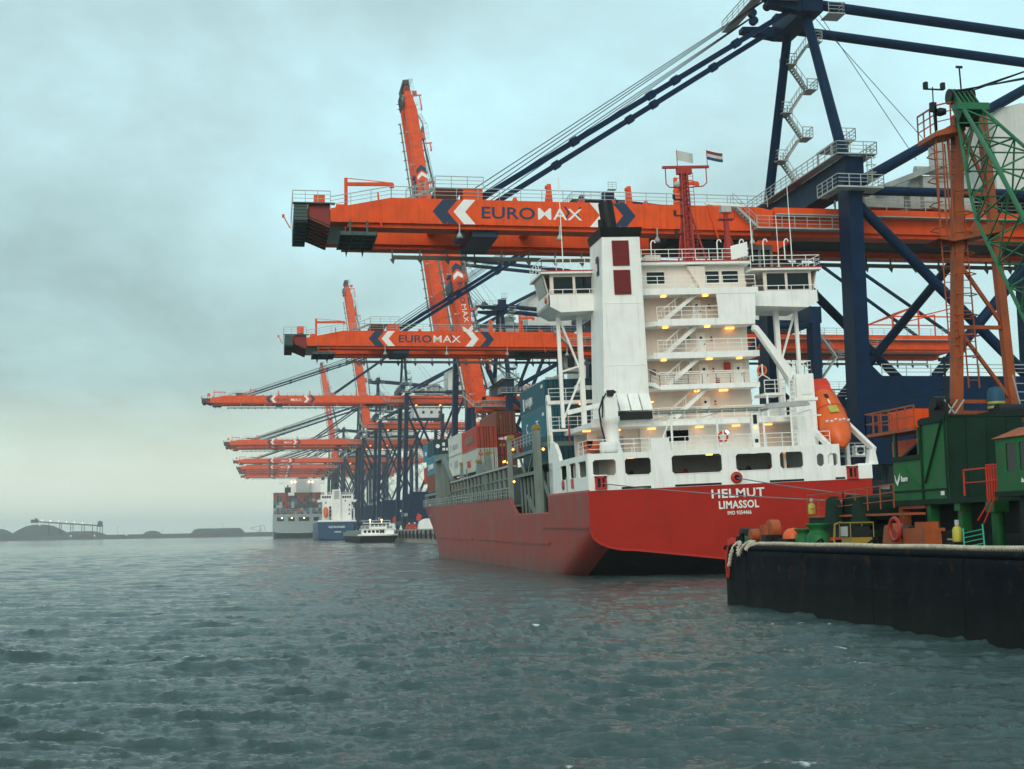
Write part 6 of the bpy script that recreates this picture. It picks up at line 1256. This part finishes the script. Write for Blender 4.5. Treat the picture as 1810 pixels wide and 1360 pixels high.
# ------------------------------------------------------------------ ships farther along the quay
def far_hull(mb, x0, x1, y0, L, zt, tz, bow=30):
    xc = (x0+x1)/2; hb = (x1-x0)/2; rows = []; ys = [0,4,10,18,L*.5,L-bow,L-bow*.5,L-bow*.2,L]
    for y in ys:
        f = 1 if y < L-bow else max(.02, 1-((y-L+bow)/bow)**2); zb = max(-1, tz-y*.25)
        r = [(hb*f,zt),(hb*f,zb+2),(hb*f*.93,zb+.6),(hb*f*.7,zb),(0,zb-.3)]
        rows.append([(xc-a,y0+y,z) for a,z in r]+[(xc+a,y0+y,z) for a,z in r[::-1][1:]])
    n = len(rows[0]); mb.add([p for r in rows for p in r], [(k*n+i+1, k*n+i, (k+1)*n+i, (k+1)*n+i+1) for k in range(len(rows)-1) for i in range(n-1)], True)
    mb.add(rows[0], [tuple(range(n))[::-1]]); mb.add([(rows[k][i][0],rows[k][i][1],zt-.1) for k in range(len(rows)) for i in (0,-1)], [(2*k,2*k+1,2*k+3,2*k+2) for k in range(len(rows)-1)])
    return mb
# blue feeder
fs_ = empty('feeder_ship', (34,720,0)); tag(fs_, 'blue hulled feeder ship with white bridge tower moored beyond the river barge', 'ship'); FO = (34,720,0)
def Fb(mb, name, mat, parent=None): return mb.build(name, mat, parent or fs_, off=FO)
Fb(far_hull(MB(),24.5,44.2,720,120,9.6,.6), 'hull', M['bluehull']); Fb(MB().box(24.4,44.3,719.9,724,9.6,10.3), 'bulwark', W_)
text('ICE RUNNER','lettering',M['letter_white'],fs_,(.2,-.15,6.4),1.5,bold=.03,align='CENTER'); Fb(MB().box(33,36.5,719.85,719.95,4.1,4.5), 'port_of_registry', M['letter_white'])
hs2 = Fb(MB().box(27,42.2,724,732,10,21.6), 'house', W_); Fb(MB().box(32,36.4,722.6,724,10,26.5), 'stair_casing', W_)
Fb(MB().box(33.0,35.6,722.5,722.6,21.5,26), 'casing_window', M['skin_grey'])
Fb(MB().prism([(24,21.2),(24.6,19.9),(29,20.4),(40,20.4),(44.4,19.9),(45,21.2)], 'y', 724.2, 730), 'bridge_wing', W_); br = Fb(MB().box(26.2,43.2,724.4,731,21.3,24), 'bridge', W_)
for k in range(4): Fb(MB().box(26.8+k*1.2,27.7+k*1.2,724.3,724.4,22,23.2), 'window', M['glass'], br); Fb(MB().box(37.4+k*1.2,38.3+k*1.2,724.3,724.4,22,23.2), 'window', M['glass'], br)
for (x,z) in ((34.2,18),(38.6,20.2),(40.8,18),(40.6,15.5),(40.6,13.2),(28.4,19.2)): Fb(MB().box(x,x+.6,723.9,724,z,z+.9), 'window', M['glass'], hs2)
Fb(MB().box(30.5,31.5,723.9,724,10.2,17.8), 'stair_well', M['dark'], hs2)
for k in range(3): Fb(MB().box(30.4,31.6,723.4,723.95,12+k*2,12.25+k*2), 'stair_landing', W_, hs2)
Fb(MB().rail([(26.4,724.5,24),(43,724.5,24)], t=.12, step=2), 'railing', W_); Fb(MB().tube((34,727,24), (34,727,29.5), .35, n=8).lathe([(0,0),(.9,.3),(.9,1.2),(0,1.5)], (34,727,29), n=8), 'mast', M['dark']); Fb(MB().box(43.0,43.6,721,721.6,4,17).box(40,43.6,721,721.5,16.4,17).box(43.3,43.8,720,720.4,3.2,10), 'davit', W_); Fb(MB().box(24.8,43.9,720.2,720.4,10.3,10.5).rail([(24.8,720.3,9.7),(43.9,720.3,9.7)], h=1.6, rails=2, t=.1, step=2), 'stern_rail', W_)
lb2 = empty('lifeboat', (28.6,721.5,14.6)); tag(lb2, 'small orange lifeboat at the stern of the blue feeder', 'lifeboat'); MB().lathe([(0,-3.2),(.8,-2.6),(1.25,-1),(1.3,1.2),(1.0,2.6),(0,3.0)], (0,0,0), (0,.45,1), 12).build('hull', M['lifeorange'], lb2); MB().box(-1.6,-1.4,-.5,.8,-3.5,2.5).box(1.4,1.6,-.5,.8,-3.5,2.5).build('cradle', W_, lb2)
# big grey liner with deck cargo
gs = empty('container_liner', (23,1170,0)); tag(gs, 'large grey container liner, farthest ship at the quay, seen from astern', 'ship'); GO = (23,1170,0)
def Gb(mb, name, mat, parent=None): return mb.build(name, mat, parent or gs, off=GO)
hl = Gb(far_hull(MB(),2.2,46,1170,300,19.2,4.5,70), 'hull', M['greyhull'])
Gb(MB().box(1.6,46.2,1169.9,1171,19.2,20), 'stern_rail', M['greyhull'])
for (a,b) in ((5.4,11.0),(14.8,20),(23.5,32.5),(36,41)): Gb(MB().box(a,b,1169.8,1169.95,14.4,17.6), 'stern_opening', M['black'], hl); 
for a in (9,17.2,27.5): Gb(MB().box(a,a+1.2,1169.6,1169.8,16.6,17.3), 'lit_lamp', M['lampw'], hl)
lf = MB()
for k in range(9): lf.box(3+k*5.2,3.4+k*5.2,1170.2,1170.8,20,24)
lf.box(2.5,45.5,1170.2,1170.8,22,22.3).box(2.5,45.5,1170.2,1170.8,24,24.3)
for k in range(8): lf.bar((3.2+k*5.2,1170.4,20), (8.2+k*5.2,1170.4,24), .25)
Gb(lf, 'lashing_bridge', M['skin_grey'])
Gb(MB().box(12,46,1290,1302,19,53.5), 'house', W_); Gb(MB().box(8,50,1291,1300,50.5,53.5), 'bridge_wing', W_); Gb(MB().box(25.5,34.3,1284,1290,40,59.8), 'funnel', M['contteal']); Gb(MB().box(23.5,36,1283.6,1284,41,55), 'funnel_casing', M['skin_grey'])
for x in (19.5,22.5,35.5,38.5): Gb(MB().lathe([(0,-1.1),(1.1,0),(0,1.1)], (x,1282,51.6), n=8), 'lit_flood_lamp', M['lampw'])
Gb(MB().tube((45.5,1292,53.5), (45.5,1292,64), .5, n=6), 'mast', W_); Gb(MB().tube((14.5,1172,39), (14.5,1172,45), .5, n=6).box(12,17,1171.5,1172.5,38.5,43), 'stern_mast', M['dark'])
cols = ['contred','crimson','brown','contblue','contteal','contsky','contgrey']; cw = {'contred':'rust red','crimson':'crimson','brown':'brown','contblue':'dark blue','contteal':'teal','contsky':'sky blue','contgrey':'pale grey'}
far_c = MB().box(-1.2,1.2,0,12.1,0,2.55).box(-1.15,-.04,-.06,0,.1,2.45).box(.04,1.15,-.06,0,.1,2.45)
ORD = 'first second third fourth fifth sixth seventh eighth ninth tenth eleventh twelfth thirteenth fourteenth fifteenth sixteenth seventeenth'.split()
far_d = None; rc = random.Random(3); tw = ['lowest','second','third','fourth','fifth','sixth','top']
for t in range(7):
    for k in range(17):
        if t == 6 and 4 < k < 7: continue
        c = rc.choices(cols, [4,3,3,2,3,2,1])[0] if t > 2 else rc.choices(cols, [2,2,2,2,3,2,4])[0]
        if t >= 5: c = rc.choice(['contred','crimson','brown','contteal'])
        if far_d is None: o = far_c.build('shipping_container', M[c]); far_d = o.data
        else: o = bpy.data.objects.new('shipping_container', far_d); COL.objects.link(o)
        o.material_slots[0].link = 'OBJECT'; o.material_slots[0].material = M[c]; o.location = (3.6+k*2.52,1172,20.3+t*2.62)
        tag(o, '%s container on the grey liner\'s stern, %s tier, %s column from the left' % (cw[c], tw[t], ORD[k]), 'container', 'containers on the grey liner')
# river barge
rb_ = empty('river_barge', (38,497,0)); tag(rb_, 'low river barge with white wheelhouse, nearest ship beyond the bow', 'barge'); RO_ = (38,497,0)
def Rb(mb, name, mat, parent=None): return mb.build(name, mat, parent or rb_, off=RO_)
Rb(far_hull(MB(),32,45.2,497,120,2.6,.2,14), 'hull', M['hullblack']); Rb(MB().box(31.6,45.6,496.6,506,2.5,3.1).lathe([(6.9,0),(7.0,.3),(6.9,.6)], (38.6,498.5,2.5), n=24), 'stern_fender', W_)
Rb(MB().box(31.9,45.3,512,612,2.4,4.0).box(33,44,514,610,4,4.6), 'cargo_hold', M['shipgreen'])
cab = Rb(MB().box(33,44.6,500,508,3.1,4.9), 'cabin', W_); Rb(MB().box(32.4,45,499.4,509,4.9,5.1), 'cabin_roof', W_)
for k in range(5): Rb(MB().box(33.5+k*1.5,34.5+k*1.5,499.9,500,3.6,4.5), 'window', M['glass'], cab)
wh = Rb(MB().box(36,42,502,507,5.1,7.0), 'wheelhouse', W_); Rb(MB().box(33.6,43.5,501.5,507.5,7.0,7.2), 'wheelhouse_roof', W_)
for k in range(4): Rb(MB().box(36.3+k*1.4,37.5+k*1.4,501.9,502,5.8,6.8), 'window', M['glass'], wh)
Rb(MB().rail([(32.5,499.5,5.1),(44.9,499.5,5.1)], t=.1, step=1.6).rail([(33.8,502,7.2),(43.3,502,7.2)], h=.8, rails=1, t=.1, step=3), 'railing', W_)
for x in (36.0,40.2): Rb(MB().tube((x,502,7.2), (x,502,8.1), .08, n=6).lathe([(0,-.3),(.35,0),(0,.3)], (x,502,8.3), n=8), 'lit_flood_lamp', M['lampw'])
Rb(MB().box(39.3,39.9,499.8,499.9,3.4,4.7).box(40.4,41,499.8,499.9,3.4,4.7).box(34,35,500.5,501.5,5.1,6.2).box(43,44,500.5,501.5,5.1,6), 'deck_gear', M['dark'])

# ------------------------------------------------------------------ haze: one closed box of even, pale air round everything below the cloud
hz = bpy.data.materials.new('haze_air'); N, L = nodes(hz); N.remove(N['Principled BSDF'])
pv = N.new('ShaderNodeVolumePrincipled'); pv.inputs['Color'].default_value = (.93,.97,.98,1); pv.inputs['Density'].default_value = HAZE
L.new(pv.outputs[0], N['Material Output'].inputs['Volume'])
hb_ = MB().box(-12500,12500,-12500,12500,-8,150).build('haze', hz); tag(hb_, kind='stuff')
